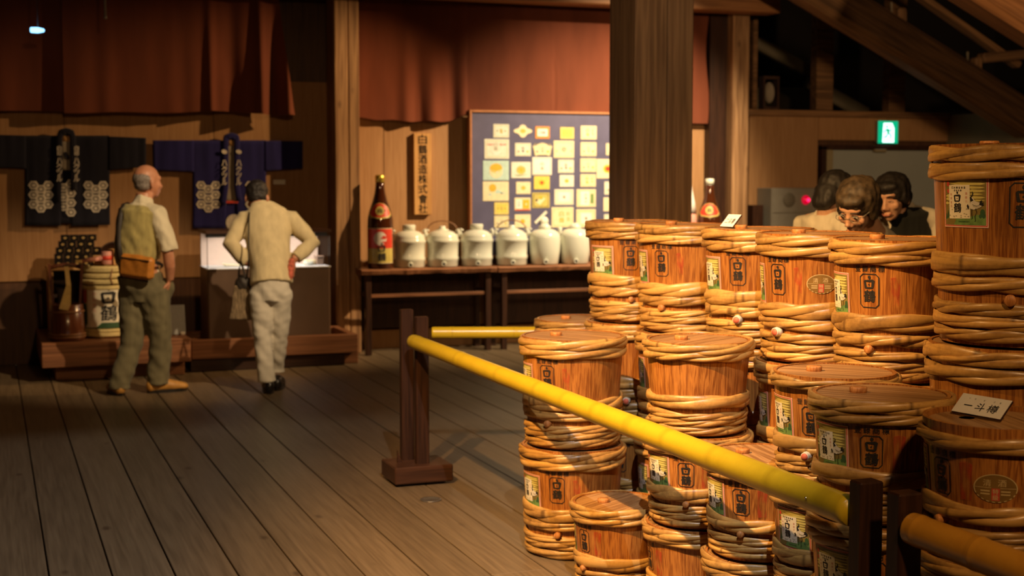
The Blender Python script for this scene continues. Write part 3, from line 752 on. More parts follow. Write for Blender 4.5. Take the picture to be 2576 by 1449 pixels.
def barrel(label, x, y, z0, tk, a=None, group=None, zs=1.0, red=False, sticker=False, top='two', seal=False, hole=False, spout=None, label_on=True, sc=1.0, film=False):
    T = TYPES[tk]; h = T['h']
    face = math.atan2(-y, -x)
    o = thing('sake_barrel', label, 'barrel', (x, y, z0), face, group)
    o.scale = (sc, sc, zs)
    r2 = random.Random(int(x * 1000) + int(z0 * 100) + int(y * 77))
    q0 = r2.uniform(0, 1)
    for i in range(NST): link('stave', T['stave'], o, rotz=(i + q0) * 2 * PI / NST)
    hoops = [('hT', .050), ('hT', .135)] if top == 'two' else ([('hT', .125)] if top == 'bare' else [('hT', .07)])
    if tk == 'S': hoops += [('hM', .635), ('hL', .785), ('hL', .86), ('hL', .935)]
    else: hoops += [('hM', .592), ('hN', .695), ('hL', .815), ('hL', .88), ('hL', .945)]
    for i, (key, f) in enumerate(hoops):
        hb = link('hoop', r2.choice(T[key]), o, (0, 0, h * (1 - f)), r2.uniform(0, 6.28))
        rr = T['rt'] + (T['rb'] - T['rt']) * f
        ref = T['rt'] + (T['rb'] - T['rt']) * {'hT': .05, 'hM': .6, 'hN': .7, 'hL': .88}[key]
        s = rr / ref; hb.scale = (s, s, 1)
        hb.rotation_euler = (r2.uniform(-.008, .008), r2.uniform(-.008, .008), hb.rotation_euler[2])
    lz = h - .003 if top != 'bare' else h - .012
    rz = r2.uniform(0, 3)
    for b in T['lid']: link('lid_board', b, o, (0, 0, lz), rz)
    if hole: link('plug_hole', T['hole'], o, (-.03, -.075, lz + .0004))
    else: link('lid_plug', T['lplug'], o, (r2.uniform(-.02, .02), -T['rt'] * .33, lz))
    if a is not None:
        if label_on:
            p = link('picture_label', T['pic'], o, rotz=a * DEG); p['label'] = 'crane picture label'
        link('brand_stamp', T['stamp'], o, rotz=(a + 43) * DEG)
        if film: link('clear_film', T['film'], o, rotz=(a + 43) * DEG)
        if red: link('red_stamp', T['red'], o, rotz=(a + 66) * DEG)
        if sticker: link('oval_sticker', T['stk'], o, rotz=(a + 89) * DEG)
        sa = (a + 44 if spout is None else spout) * DEG
        fz = .715 if tk == 'S' else .765
        rr = T['rt'] + (T['rb'] - T['rt']) * fz
        for nm in (['spout_plug'] if not seal else ['spout_plug', 'paper_wrap', 'red_seal']):
            link(nm, T[{'spout_plug': 'spout', 'paper_wrap': 'seal', 'red_seal': 'sealr'}[nm]], o, (rr * math.cos(sa), rr * math.sin(sa), h * (1 - fz)), sa)
    return o
hS, hB, hG = .317, .440, .547
def stack(px, py, Z, items):
    p = at_depth(px, py, Z); z = 0.0
    for it in items:
        tk = it.pop('tk'); lab = it.pop('label'); zsc = it.get('zs', 1.0)
        barrel(lab, p.x, p.y, z, tk, **it); z += TYPES[tk]['h'] * zsc + .005
    return p, z
LV = {2: ('bottom', 'upper'), 3: ('bottom', 'middle', 'top')}
P_ = {}
def B_(**k): return k
P_['A'] = stack(1595, 555, 6.22, [B_(tk='B', label='bottom barrel of the tall stack under the farthest dark-hooped sake barrel', a=-60), B_(tk='B', label='middle barrel of the farthest tall stack, pink-sealed plug low beside the next stack', a=-70, seal=True, spout=-8), B_(tk='B', label='top barrel of the farthest tall stack, dim, in front of the white ceramic jars', a=-47)])
P_['B'] = stack(1730, 568, 5.80, [B_(tk='B', label='bottom barrel of the second tall stack from the jar table', a=-70), B_(tk='B', label='middle barrel of the second tall stack, mostly hidden in the gap between two front stacks', a=-80), B_(tk='B', label='top barrel of the second tall stack, under the square pillar, no seal on its plug', a=-75, red=True)])
P_['C'] = stack(1910, 572, 5.33, [B_(tk='B', label='bottom barrel of the third tall stack, hidden behind the front stacks', a=-60), B_(tk='B', label='middle barrel of the third tall stack, behind the plain unlabelled barrel', a=-66), B_(tk='B', label='top barrel of the third tall stack, pink plug seal, white tent card on its lid', a=-66, seal=True)])
P_['D'] = stack(2060, 580, 4.87, [B_(tk='B', label='bottom barrel of the fourth tall stack, behind the low front barrels', a=-60), B_(tk='B', label='middle barrel of the fourth tall stack, bamboo hoops only showing', a=-75), B_(tk='B', label='top barrel of the fourth tall stack, with both a pink seal and an oval sticker', a=-86, red=True, sticker=True, seal=True)])
P_['E'] = stack(2263, 597, 4.42, [B_(tk='B', label='bottom barrel of the fifth tall stack, behind the front barrels', a=-50), B_(tk='B', label='middle barrel of the fifth tall stack, behind the round lids', a=-60), B_(tk='B', label='top barrel of the fifth tall stack, in front of the three women', a=-69, red=True)])
P_['F'] = stack(2560, 365, 3.88, [B_(tk='G', label='lowest big barrel under the tallest stack', a=-40, zs=.93), B_(tk='G', label='big barrel below the tallest barrel, behind the white name card', a=155, spout=90), B_(tk='G', label='tallest and biggest barrel, rising above the women, crane label flat towards us', a=-38, spout=-2, film=True)])
P_['Gs'] = stack(1459, 808, 6.68, [B_(tk='B', label='bottom barrel of the low stack at the end of the farther rail', a=-60, zs=.96), B_(tk='B', label='dim brown barrel with plain lid at the end of the farther rail', a=-60, zs=.96)])
P_['H'] = stack(1441, 850, 5.66, [B_(tk='B', label='lower barrel of the front left stack, standing on the floor planks', a=-61, red=True), B_(tk='B', label='upper barrel of the front left stack, crossed by the yellow rail', a=-74, red=True)])
P_['J'] = stack(1556, 1268, 5.20, [B_(tk='S', label='small single barrel on the floor with a clean pale lid', a=-94, red=True, sc=.97)])
P_['I'] = stack(1757, 862, 4.86, [B_(tk='S', label='lowest barrel of the three-high stack next to the single small barrel', a=-115, red=True, sc=1.02), B_(tk='S', label='barrel right beneath the plain one, rail shadow across its crane label', a=-56, red=True, sc=1.02), B_(tk='S', label='plain barrel without any label, bright orange wood, front row', a=None, sc=1.03)])
P_['K'] = stack(1914, 1150, 4.47, [B_(tk='S', label='lower barrel under the shaded barrel whose lid is just above the yellow rail', a=-64), B_(tk='S', label='barrel in the rail shadow, light pine lid with a plug just above the yellow rail', a=-64, red=True)])
P_['L'] = stack(2099, 945, 4.06, [B_(tk='S', label='lowest barrel of the stack with the red plug seal', a=-42), B_(tk='S', label='barrel below the yellow rail with its crane label near the dark rail post', a=-42), B_(tk='S', label='barrel with a red paper seal on its plug, behind the nearest round lid', a=-65, seal=True, top='one', spout=-25)])
P_['M'] = stack(2216, 1008, 3.64, [B_(tk='S', label='lowest barrel of the stack right behind the near dark rail posts', a=-45), B_(tk='S', label='barrel half hidden by the near dark rail post, only its crane label corner showing', a=-45), B_(tk='S', label='dark-lidded barrel above the near rail posts, crane label and stamp facing us', a=-50, red=True, film=True)])
P_['N'] = stack(2516, 1050, 3.27, [B_(tk='S', label='lowest barrel of the nearest stack', a=160), B_(tk='S', label='barrel under the nearest one, below the amber bamboo rail', a=160), B_(tk='S', label='nearest barrel, bare rim above its hoop, oval sticker, white name card on its lid', a=-91, red=True, sticker=True, top='bare', hole=True)])

# ================================================================== BARRIER
def bamboo_pole(name, a, b, r0, r1, mat, nodes, label, cut=True):
    a, b = Vector(a), Vector(b); d = b - a; L_ = d.length
    n = 140; pts, rr, tone = [], [], []
    o = MB()
    for i in range(n + 1):
        t = i / n; r = r0 + (r1 - r0) * t; g = 0
        for q in nodes:
            e = abs(t - q) * L_
            r *= 1 + .04 * math.exp(-(e / .010) ** 2)
            if e < L_ / n * .6: g = .22
        if i == 0 or i == n: r *= .93
        pts.append(a + d * t); rr.append(r)
        for j in range(24): tone.append((.6, g, 0))
    o.tube(pts, rr, 24); o.tone = tone
    ob = thing(name, label, 'rail', a)
    me = o.mesh('pole', mat)
    c = link('pole', me, ob, -a)
    return ob
ra = Vector((1.948, at_height(1068, 1222).y + .054, .716)); rb = Vector((1.935, 2.80, .716))
r1 = bamboo_pole('bamboo_rail', ra, rb, .036, .038, M['yellow'], [.02, .20, .345, .455, .53, .60, .675, .745, .82, .905, .975], 'long yellow bamboo rail running beside the barrels')
sc_ = MB().lathe([(.0035, 0), (.0035, .003), (0, .004)], 10, rot=Matrix.Rotation(-PI / 2, 3, 'Y'), c=(rb.x - .0385 - ra.x, 2.95 - ra.y, rb.z + .006 - ra.z)).build('screw_head', flat('bright_screw', (.7, .68, .6), .25, 1.0, noise_amt=0), r1)
q0 = at_depth(1100, 831, 7.25); q1 = at_depth(1600, 833, 7.28)
bamboo_pole('bamboo_rail', (q0.x - .03, q0.y, .718), (q1.x, q1.y, .716), .031, .031, M['yellow'], [.10, .40, .72], 'dull yellow bamboo rail behind the front left stack')
s0 = at_depth(2292, 1328, 3.17); s1 = at_depth(2640, 1462, 2.83)
bamboo_pole('bamboo_rail', s0, s1, .0365, .039, M['orangebamboo'], [.07, .52], 'amber bamboo rail with natural nodes, nearest rail')
def rail_post(label, cx, cy, half_gap, z1, z2, base=True):
    o = thing('rail_post', label, 'post', (cx, cy, 0))
    def leg(x, y, z, nm='upright'): return MB().span((x - .0325, y - .0225, .04), (x + .0325, y + .0225, z), 0, .004).build(nm, M['darkwood'], o)
    leg(.012, -.05, z1); leg(-.03, .05 + half_gap, z2)
    MB().box((0, 0, .055), (.30, .26, .085), None, 0, .006).build('base_block', M['darkwoodx'], o)
    MB().add([(-.10, .0, .095), (-.10, .012, .095), (-.075, .0, .095), (-.075, .012, .095), (-.10, .0, .16), (-.10, .012, .16)], [(0, 2, 4), (1, 5, 3), (0, 4, 5, 1), (2, 3, 5, 4), (0, 1, 3, 2)]).build('wedge', M['darkwoodx'], o)
    return o
c = at_height(1068, 1222); rail_post('double dark timber rail post on a block at the far end of the yellow rail', c.x, c.y + .13, .02, .835, .862)
# nearer pair of posts
pa = at_depth(2196, 1195, 3.30); pb = at_depth(2294, 1220, 3.17)
o = thing('rail_post', 'pair of dark square rail posts, nearest, between the yellow and amber rails', 'post', (pa.x, pa.y, 0))
w1 = .0325
for (p, zt, dx) in ((pa, .80, 0), (pb, .802, 0)):
    q = Vector((p.x - pa.x, p.y - pa.y, 0))
    MB().span((q.x - w1, q.y - .0, .04), (q.x + w1, q.y + .05, zt), 0, .004).build('upright', M['darkwood'], o)
MB().box((.0, 0.01, .055), (.17, .19, .085), None, 0, .006).build('base_block', M['darkwoodx'], o)

# ================================================================== DISPLAYS ALONG THE BACK WALL
M['navy'] = cloth('navy_cotton', (.012, .012, .022), .95, .25, 5, 300, .15)
M['indigo'] = cloth('indigo_cotton', (.020, .018, .115), .95, .2, 5, 300, .15)
M['whiteprint'] = flat('white_dye', (.64, .59, .50), .9, noise_amt=.15, scale=40)
M['lining'] = cloth('pale_grey_lining', (.30, .26, .20), .9, .2, 6, 200, .1)
M['rawwood'] = wood('raw_wood', (.42, .22, .07), (.62, .36, .13), 0, 18, .05, .5, .1, .3)
M['signwood'] = wood('sign_wood', (.40, .20, .06), (.62, .35, .12), 2, 16, .05, .45, .1, .3)
M['copper'] = flat('coppery_frame', (.45, .20, .09), .35, .3)
M['blueboard'] = flat('blue_backing_board', (.10, .095, .17), .35, spec=.6, coat=.3, noise_amt=.1, scale=8)
M['cream'] = flat('cream_card', (.74, .66, .42), .5, noise_amt=.08, scale=30)
M['card2'] = flat('pale_card', (.70, .70, .58), .5, noise_amt=.08, scale=30)
M['yel'] = flat('yellow_card', (.72, .56, .10), .5, noise_amt=.1, scale=30)
M['orange'] = flat('orange_print', (.72, .27, .06), .5, noise_amt=.1)
M['amber'] = flat('amber_print', (.75, .42, .03), .5, noise_amt=.1)
M['aqua'] = flat('aqua_print', (.45, .62, .55), .5, noise_amt=.1)
M['porcelain'] = flat('white_porcelain', (.66, .68, .58), .16, coat=.6, noise_amt=.05, scale=6)
M['black'] = flat('black_lacquer', (.008, .006, .006), .2, coat=.4, noise_amt=.2)
M['goldleaf'] = flat('gold_crest', (.52, .36, .12), .4, .2, noise_amt=.1)
M['brownglass'] = flat('brown_bottle_glass', (.055, .014, .004), .06, coat=.8, noise_amt=.0)
M['goldcap'] = flat('gold_foil', (.75, .55, .10), .3, .7, noise_amt=.05)
M['labelgold'] = flat('gold_label', (.55, .46, .12), .45, noise_amt=.15, scale=20)
M['labelred'] = flat('scarlet_label', (.62, .05, .025), .4, noise_amt=.08)
M['white'] = flat('white_print', (.80, .77, .70), .5, noise_amt=.04)
M['straw'] = flat('straw_matting', (.62, .50, .22), .85, noise_amt=.2, scale=120)
M['plinth'] = flat('brown_plinth_laminate', (.105, .062, .038), .45, noise_amt=.1, scale=5)
M['caseback'] = flat('case_lining', (.52, .40, .32), .7, noise_amt=.04)
M['casefloor'] = flat('case_white_floor', (.80, .82, .84), .5, noise_amt=.03)
M['steel'] = flat('grey_painted_steel', (.27, .25, .20), .4, .2, noise_amt=.05)
M['slate'] = flat('grey_plaque', (.22, .22, .21), .5, noise_amt=.08)
M['cane'] = flat('cane_handle', (.22, .10, .04), .5, noise_amt=.2)
gm, gnt, gb = nodes_of('case_glass')
gb.inputs['Transmission Weight'].default_value = 1.0; gb.inputs['Roughness'].default_value = 0.02; gb.inputs['IOR'].default_value = 1.02
gb.inputs['Base Color'].default_value = (.97, .98, .98, 1); M['glass'] = gm

# ---------------- jackets
def jacket(label, Yj, col, body, sleeves, peak, opening, text_x, text_y, hexes, extra=None, mark=False):
    cx = at_wall(peak[0], peak[1], Yj)
    o = thing('happi_jacket', label, 'jacket', (cx.x, 11.98, cx.z - .6))
    O = Vector(o.location)
    def P(px, py): q = at_wall(px, py, Yj); return q.x, q.z
    def disp(x, z): return .006 * noise.noise((x * 9, 3, z * 1.4)) + .004 * noise.noise((x * 24, 7, z * 2.0)) + .008
    def panel(name, quad, mat, off=0.0, th=.012, nx=16, nz=20):
        (tl, tr, br, bl) = [P(*q) for q in quad]; vs, fs = [], []
        for lay in (0, 1):
            for j in range(nz + 1):
                for i in range(nx + 1):
                    s, t = i / nx, j / nz
                    x = (tl[0] * (1 - s) + tr[0] * s) * (1 - t) + (bl[0] * (1 - s) + br[0] * s) * t
                    z = (tl[1] * (1 - s) + tr[1] * s) * (1 - t) + (bl[1] * (1 - s) + br[1] * s) * t
                    vs.append((x - O.x, Yj - disp(x, z) - off + (th if lay else 0) - O.y, z - O.z))
        n = (nx + 1) * (nz + 1)
        for j in range(nz):
            for i in range(nx):
                a = j * (nx + 1) + i
                fs.append((a, a + nx + 1, a + nx + 2, a + 1)); fs.append((n + a, n + a + 1, n + a + nx + 2, n + a + nx + 1))
        for i in range(nx):
            fs.append((i, i + 1, n + i + 1, n + i)); b = nz * (nx + 1) + i; fs.append((b, n + b, n + b + 1, b + 1))
        for j in range(nz):
            a = j * (nx + 1); b = a + nx + 1; fs.append((a, n + a, n + b, b)); fs.append((a + nx, b + nx, n + b + nx, n + a + nx))
        m = MB(); m.add(vs, fs, 0, True); return m.build(name, mat, o)
    xl, xr, yt, yb = body; om, oy0, oy1, ow0, ow1 = opening
    panel('back_panel', [(xl + 2, yt), (xr - 2, yt), (xr - 2, yb - 6), (xl + 2, yb - 6)], M[col], -.006)
    panel('front_panel', [(xl, yt), (om - ow0, yt), (om - ow1, yb), (xl, yb - 2)], M[col])
    panel('front_panel', [(om + ow0, yt), (xr, yt), (xr + 2, yb - 2), (om + ow1, yb)], M[col])
    for q in sleeves: panel('sleeve', q, M[col], .002)
    panel('lining', [(om - ow0 - 1, oy0 + 14), (om + ow0 + 1, oy0 + 14), (om + ow1, oy1), (om - ow1, oy1)], M['lining'], .0015, .006, 6, 12)
    panel('hanger_block', [(om - ow0, oy0), (om + ow0, oy0), (om + ow0, oy0 + 15), (om - ow0, oy0 + 15)], M['rawwood'], .003, .01, 2, 2)
    # collar band rising to the nape
    m = MB()
    pts = [(om - ow1 - 7, yb - 60), (om - ow0 - 6, oy1 - 40), (om - ow0 - 6, oy0 + 6), (om - 13, peak[1] + 8), (om, peak[1] + 4), (om + 13, peak[1] + 8), (om + ow0 + 6, oy0 + 6), (om + ow0 + 6, oy1 - 40), (om + ow1 + 7, yb - 60)]
    pp = []
    for i in range(len(pts) - 1):
        for k in range(4):
            t = k / 4; a, b = P(*pts[i]), P(*pts[i + 1]); pp.append((a[0] + (b[0] - a[0]) * t, a[1] + (b[1] - a[1]) * t))
    m.tube([(x - O.x, Yj - .016 - disp(x, z) - O.y, z - O.z) for x, z in pp], [(.006, .024)] * len(pp), 8, upv=(0, 1, 0)); m.build('collar', M[col], o)
    panel('nape', [(om - 12, peak[1] + 6), (om + 12, peak[1] + 6), (om + ow0 + 6, oy0 + 1), (om - ow0 - 6, oy0 + 1)], M[col], .004, .008, 4, 4)
    # printed lettering and tortoise-shell pattern
    cs = .0036
    def pz(px, py): x, z = P(px, py); return x, z
    def put(name, art):
        me = art.mesh(name, [M['whiteprint'], M['labelred'], M[col]], lambda u, v, lay: (u - O.x, Yj - disp(u, v) - .0035 - lay * .0012 - O.y, v - O.z), .03)
        link(name, me, o)['label'] = {'lettering': 'white printed lettering', 'hexagon_print': 'white printed hexagon patch', 'crest_print': 'printed mark', 'hem_band': 'red hem of the lining'}[name]
    for tx in text_x:
        art = Art()
        for i, ch in enumerate('ハクツル'):
            x, z = pz(tx, text_y[0] + (text_y[1] - text_y[0]) * (i + .5) / 4)
            art.text(ch, x, z, 12.5 * cs, 14.5 * cs, 0, 20, .03)
        if mark:
            x, z = pz(tx, text_y[0] - 20); art.ell(x, z, 7 * cs, 5 * cs, 0, 20, 10, -.3)
        else:
            for q in (12, 25):
                x, z = pz(tx, text_y[0] - q); art.text('白' if q == 25 else '印', x, z, 10 * cs, 11 * cs, 0, 20, .03)
        put('lettering', art)
    for (hx0, hx1, hy0, hy1, ph) in hexes:
        art = Art(); w_ = 12.3; i = 0; x = hx0 + (0 if ph else w_)
        while x <= hx1 + 1:
            y = hy0 + (12 if (i + ph) % 2 else 2)
            while y <= hy1:
                X_, Z_ = pz(x, y); r = 11.6 * cs
                hexa = [(X_ + r * math.cos(k * PI / 3), Z_ + r * .92 * math.sin(k * PI / 3)) for k in range(6)]
                inn = [(X_ + r * .62 * math.cos(k * PI / 3), Z_ + r * .57 * math.sin(k * PI / 3)) for k in range(6)]
                lo, hi = P(hx0 - 6, hy0)[0], P(hx1 + 6, hy0)[0]
                clip = lambda p: (min(max(p[0], lo), hi), p[1])
                for k in range(6):
                    art.poly([clip(hexa[k]), clip(hexa[(k + 1) % 6]), clip(inn[(k + 1) % 6]), clip(inn[k])], 0, 1)
                if lo < X_ - r * .3 and X_ + r * .3 < hi: art.ell(X_, Z_, r * .40, r * .36, 0, 1, 8)
                y += 24
            x += w_ * 1.5; i += 1
        put('hexagon_print', art)
    if extra:
        art = Art(); extra(art, pz, cs); put('crest_print', art)
    if mark:
        a = P(568, 505); b = P(598, 511); put('hem_band', Art().rect(a[0], b[1], b[0], a[1], 1, 6))
    return o
def ext1(art, pz, cs):
    x, z = pz(167, 392); art.ell(x, z, 5 * cs, 10 * cs, 2, 3, 12, .5)
jacket('black cotton jacket with white hexagon print spread on the wall', 11.955, 'navy', (63, 275, 341, 568),
       [[(-40, 338), (66, 341), (66, 424), (-40, 420)], [(272, 343), (367, 347), (367, 420), (272, 428)]], (165, 325), (166, 341, 428, 11, 13),
       (149, 192), (398, 456), [(72, 133, 464, 536, 0), (160, 186, 460, 536, 1), (210, 272, 464, 536, 0)], ext1)
def ext2(art, pz, cs):
    x, z = pz(588, 560); art.ell(x, z, 19 * cs, 20 * cs, 0, 1, 20); art.ell(x + .03, z - .01, 5 * cs, 9 * cs, 2, 3, 10, -.5)
jacket('indigo blue jacket with white print and long grey lining on the wall', 11.955, 'indigo', (485, 668, 353, 576),
       [[(384, 353), (488, 353), (488, 432), (386, 428)], [(665, 354), (761, 355), (761, 424), (665, 430)]], (578, 337), (581, 352, 509, 8, 14),
       (563, 599), (402, 466), [(493, 552, 464, 530, 0), (616, 664, 464, 530, 0)], ext2, True)
def wallcard(name, label, cat, px0, py0, px1, py1, Y, mat, th=.008):
    a = at_wall(px0, py0, Y); b = at_wall(px1, py1, Y)
    o = MB().span((-(b.x - a.x) / 2, 0, -(a.z - b.z) / 2), ((b.x - a.x) / 2, th, (a.z - b.z) / 2), 0, .002).build(name, mat, None, ((a.x + b.x) / 2, Y, (a.z + b.z) / 2))
    return tag(o, label, cat)
wallcard('caption_card', 'small white caption card on the wall right of the indigo jacket', 'card', 688, 452, 718, 464, 11.985, M['white'], .014)

# ---------------- platforms
YL = 10.78
xa, xb = at_wall(104, 860, YL).x, at_wall(480, 860, YL).x; zt = at_wall(300, 858, YL).z; zb_ = at_wall(300, 918, YL).z
o = thing('platform', 'reddish timber platform carrying the straw barrel and black cups', 'platform', ((xa + xb) / 2, 11.4, 0)); L0 = Vector(o.location)
n_b = 5
for i in range(n_b):
    y0 = YL + .10 + (11.97 - YL - .10) * i / n_b; y1 = YL + .10 + (11.97 - YL - .10) * (i + 1) / n_b - .004
    MB().span((xa - L0.x, y0 - L0.y, zt - .035), (xb - L0.x, y1 - L0.y, zt - .004), 0, .003).build('deck_plank', M['redwood'], o)
MB().span((xa - L0.x, YL - L0.y, zb_), (xb - L0.x, YL + .098 - L0.y, zt), 0, .006).build('front_beam', M['redwood'], o)
MB().span((xa - L0.x, YL + .10 - L0.y, zb_), (xa + .09 - L0.x, 11.97 - L0.y, zt - .036), 0, .004).build('side_beam', M['redwood'], o)
MB().span((xb - .09 - L0.x, YL + .10 - L0.y, zb_), (xb - L0.x, 11.97 - L0.y, zt - .036), 0, .004).build('side_beam', M['redwood'], o)
MB().span((xa + .10 - L0.x, YL + .16 - L0.y, 0), (xb - .03 - L0.x, 11.9 - L0.y, zb_ - .001), 0, .004).build('plinth', M['redwood'], o)
ZPL = zt
YR = 10.98
xa2, xb2 = xb + .03, at_wall(901, 860, YR).x; zt2 = at_wall(800, 844, YR).z; zb2_ = at_wall(800, 891, YR).z
o = thing('platform', 'lower timber platform with a tray top under the glass case', 'platform', ((xa2 + xb2) / 2, 11.4, 0)); L0 = Vector(o.location)
MB().span((xa2 - L0.x, YR - L0.y, zb2_), (xb2 - L0.x, YR + .07 - L0.y, zt2), 0, .006).build('front_beam', M['redwood'], o)
MB().span((xa2 - L0.x, 11.6 - L0.y, zb2_), (xb2 - L0.x, 11.67 - L0.y, zt2), 0, .006).build('back_beam', M['redwood'], o)
for x in (xa2, xb2 - .07): MB().span((x - L0.x, YR + .072 - L0.y, zb2_), (x + .07 - L0.x, 11.598 - L0.y, zt2 - .002), 0, .006).build('side_beam', M['redwood'], o)
MB().span((xa2 + .071 - L0.x, YR + .072 - L0.y, zb2_), (xb2 - .071 - L0.x, 11.598 - L0.y, zt2 - .05), 0, .003).build('tray_board', M['redwood'], o)
xk = at_wall(867, 905, YR + .06).x
MB().span((xa2 - L0.x, YR + .06 - L0.y, 0), (xk - L0.x, 11.6 - L0.y, zb2_ - .001), 0, .004).build('plinth', M['darkwoodx'], o)
ZPR = zt2 - .05
bx_ = at_wall(872, 900, 11.05)
tag(MB().box((0, 0, .05), (.12, .5, .1), None, 0, .006).build('step_block', M['redwood'], None, (xk + .07, 11.35, 0)), 'short timber block on the floor beside the case platform', 'block')

# ---------------- glass display case
YC = 11.12
cx0, cx1 = at_wall(522, 700, YC).x, at_wall(831, 700, YC).x; cz = at_wall(600, 674, YC).z; cz1 = at_wall(600, 588, YC).z; dep = .42
o = thing('display_case', 'brown display case with a lit glass top', 'display case', ((cx0 + cx1) / 2, YC + dep / 2, ZPR)); L0 = Vector(o.location)
def cbox(nm, a, b, mat, bev=.003): return MB().span([a[i] - L0[i] for i in range(3)], [b[i] - L0[i] for i in range(3)], 0, bev).build(nm, mat, o)
cbox('plinth_box', (cx0, YC, ZPR), (cx1, YC + dep, cz - .012), M['plinth'], .01)
cbox('display_floor', (cx0 - .005, YC - .005, cz - .011), (cx1 + .005, YC + dep, cz), M['casefloor'])
cbox('back_lining', (cx0 + .01, YC + dep - .02, cz + .001), (cx1 - .01, YC + dep - .008, cz1 - .001), M['caseback'])
cbox('top_frame', (cx0 - .01, YC - .01, cz1), (cx1 + .01, YC + dep, cz1 + .028), M['darkwoodx'])
cbox('glass_front', (cx0, YC + .001, cz + .001), (cx1, YC + .007, cz1 - .001), M['glass'], 0)
cbox('glass_side', (cx0, YC + .008, cz + .001), (cx0 + .006, YC + dep - .021, cz1 - .001), M['glass'], 0)
cbox('glass_side', (cx1 - .006, YC + .008, cz + .001), (cx1, YC + dep - .021, cz1 - .001), M['glass'], 0)
M['tubeglow'] = flat('lamp_tube', (1, 1, 1), .4, noise_amt=0, emit=(1.0, .86, .72), estr=5)
cbox('lamp_shield', (cx0, YC + .085, cz1 - .03), (cx1, YC + .092, cz1 - .001), M['steel'], 0)
cbox('lamp_tube', (cx0 + .05, YC + .12, cz1 - .014), (cx1 - .05, YC + .14, cz1 - .002), M['tubeglow'], 0)
al = bpy.data.lights.new('case_lamp', 'AREA'); al.shape = 'RECTANGLE'; al.size = cx1 - cx0 - .1; al.size_y = .03; al.energy = 13; al.color = (1.0, .88, .78)
ao = bpy.data.objects.new('case_lamp', al); COL.objects.link(ao); ao.location = ((cx0 + cx1) / 2, YC + .13, cz1 - .017)
def on_case(name, label, cat, px, mb, mat, dy=.2):
    q = at_wall(px, 660, YC + dy); oo = mb.build(name, mat, None, (q.x, YC + dy, cz + .0005)); return tag(oo, label, cat)
on_case('paper_sheet', 'white paper sheet lying in the lit case, its far left end', 'paper', 560, MB().box((0, 0, .003), (.22, .16, .005), None, 0, .001), M['white'], .17)
on_case('book', 'open pale booklet lying in the case beside the paper sheet', 'book', 600, MB().box((-.06, 0, .011), (.12, .15, .011), Matrix.Rotation(.06, 3, 'Y'), 0, .002).box((.06, 0, .011), (.12, .15, .011), Matrix.Rotation(-.06, 3, 'Y'), 0, .002), M['cream'], .22)
cup = [(.012, 0), (.03, .004), (.038, .03), (.035, .03), (.027, .007), (0, .007)]
on_case('sake_cup', 'white sake cup in the case, right of the man in the cream jacket', 'cup', 777, MB().lathe(cup, 20), M['porcelain'], .16)
on_case('scroll', 'rolled pale paper scroll in the case beside the sake cup', 'scroll', 782, MB().tube([(-.05, 0, .022), (.05, .03, .022)], .022, 14), M['cream'], .2)
on_case('small_box', 'dark lidded box at the right end of the lit case', 'box', 803, MB().box((0, 0, .03), (.06, .1, .06), None, 0, .004).box((0, 0, .066), (.066, .106, .012), None, 0, .003), M['plinth'], .22)

# ---------------- objects on the left platform
def komodaru():
    q = at_wall(268, 850, 11.15); R0 = .168; Hh = .57
    z0 = ZPL
    o = thing('straw_wrapped_barrel', 'straw wrapped sake barrel with a white brush lettered front and green hem', 'barrel', (q.x + .006, 11.18, z0))
    f = math.atan2(-11.15, -q.x); o.rotation_euler = (0, 0, f)
    prof = [(R0 * .88, 0), (R0 * .97, .05), (R0 * 1.0, .12), (R0, .34), (R0 * .97, .40)]
    MB().lathe(prof, 40).build('matting', M['straw'], o)
    for z, r, k in ((.025, R0 * .92, .02), (.055, R0 * .97, .014), (.385, R0 * .99, .017), (.43, R0 * 1.0, .020), (.475, R0 * .96, .020), (.525, R0 * .93, .027)):
        MB().lathe([(r + k * math.cos(a * PI / 6), z + k * math.sin(a * PI / 6)) for a in range(12)] + [(r + k, z)], 40).build('straw_rope', M['straw'], o)
    MB().lathe([(0, .535), (R0 * .92, .535), (R0 * .92, .50)], 40).build('lid', M['rawwood'], o)
    a = Art(); hw = .25
    a.rect(-.30, -.165, .30, -.10, 7, 1)
    a.poly([(-.30, -.10), (-.30, .02), (-.16, .02), (-.14, -.10)], 7, 1.2); a.poly([(-.30, .03), (-.30, .13), (-.15, .13), (-.15, .03)], 3, 1.2)
    a.poly([(.30, -.10), (.30, .02), (.19, .02), (.17, -.10)], 7, 1.2); a.rect(.18, .04, .30, .13, 3, 1.2)
    a.poly([(-.14, .14), (.185, .14), (.185, -.12), (-.02, -.12), (-.06, -.155), (-.18, -.165), (-.145, -.13)], 1, 2)
    crane_letters(a, .03, .155, .115, 0, 3, .02)
    a.col('特撰金松', -.075, .12, .03, .042, 9, 3); a.col('灘本醸造', .145, .12, .03, .042, 9, 3)
    a.text('印', -.085, -.065, .03, .03, 10, 3)
    def fn(u, v, lay): t = u / R0 - .08; r = R0 * 1.0 + .004 + lay * .0006; return (r * math.cos(t), r * math.sin(t), .24 + v)
    link('printed_wrap', a.mesh('printed_wrap', LM, fn, .02), o)['label'] = 'white and green printed wrap with black brush letters'
    MB().tube([(R0 * .5, -.02, .545), (R0 * 1.02, .05, .53), (R0 * 1.1, .035, .46), (R0 * 1.1, .05, .41)], .006, 6).build('tie_cord', M['cane'], o)
    return q, z0 + .535
kq, kz = komodaru()
def placed(px, Y, z, name, label, cat): q = at_wall(px, 700, Y); return thing(name, label, cat, (q.x, Y, z))
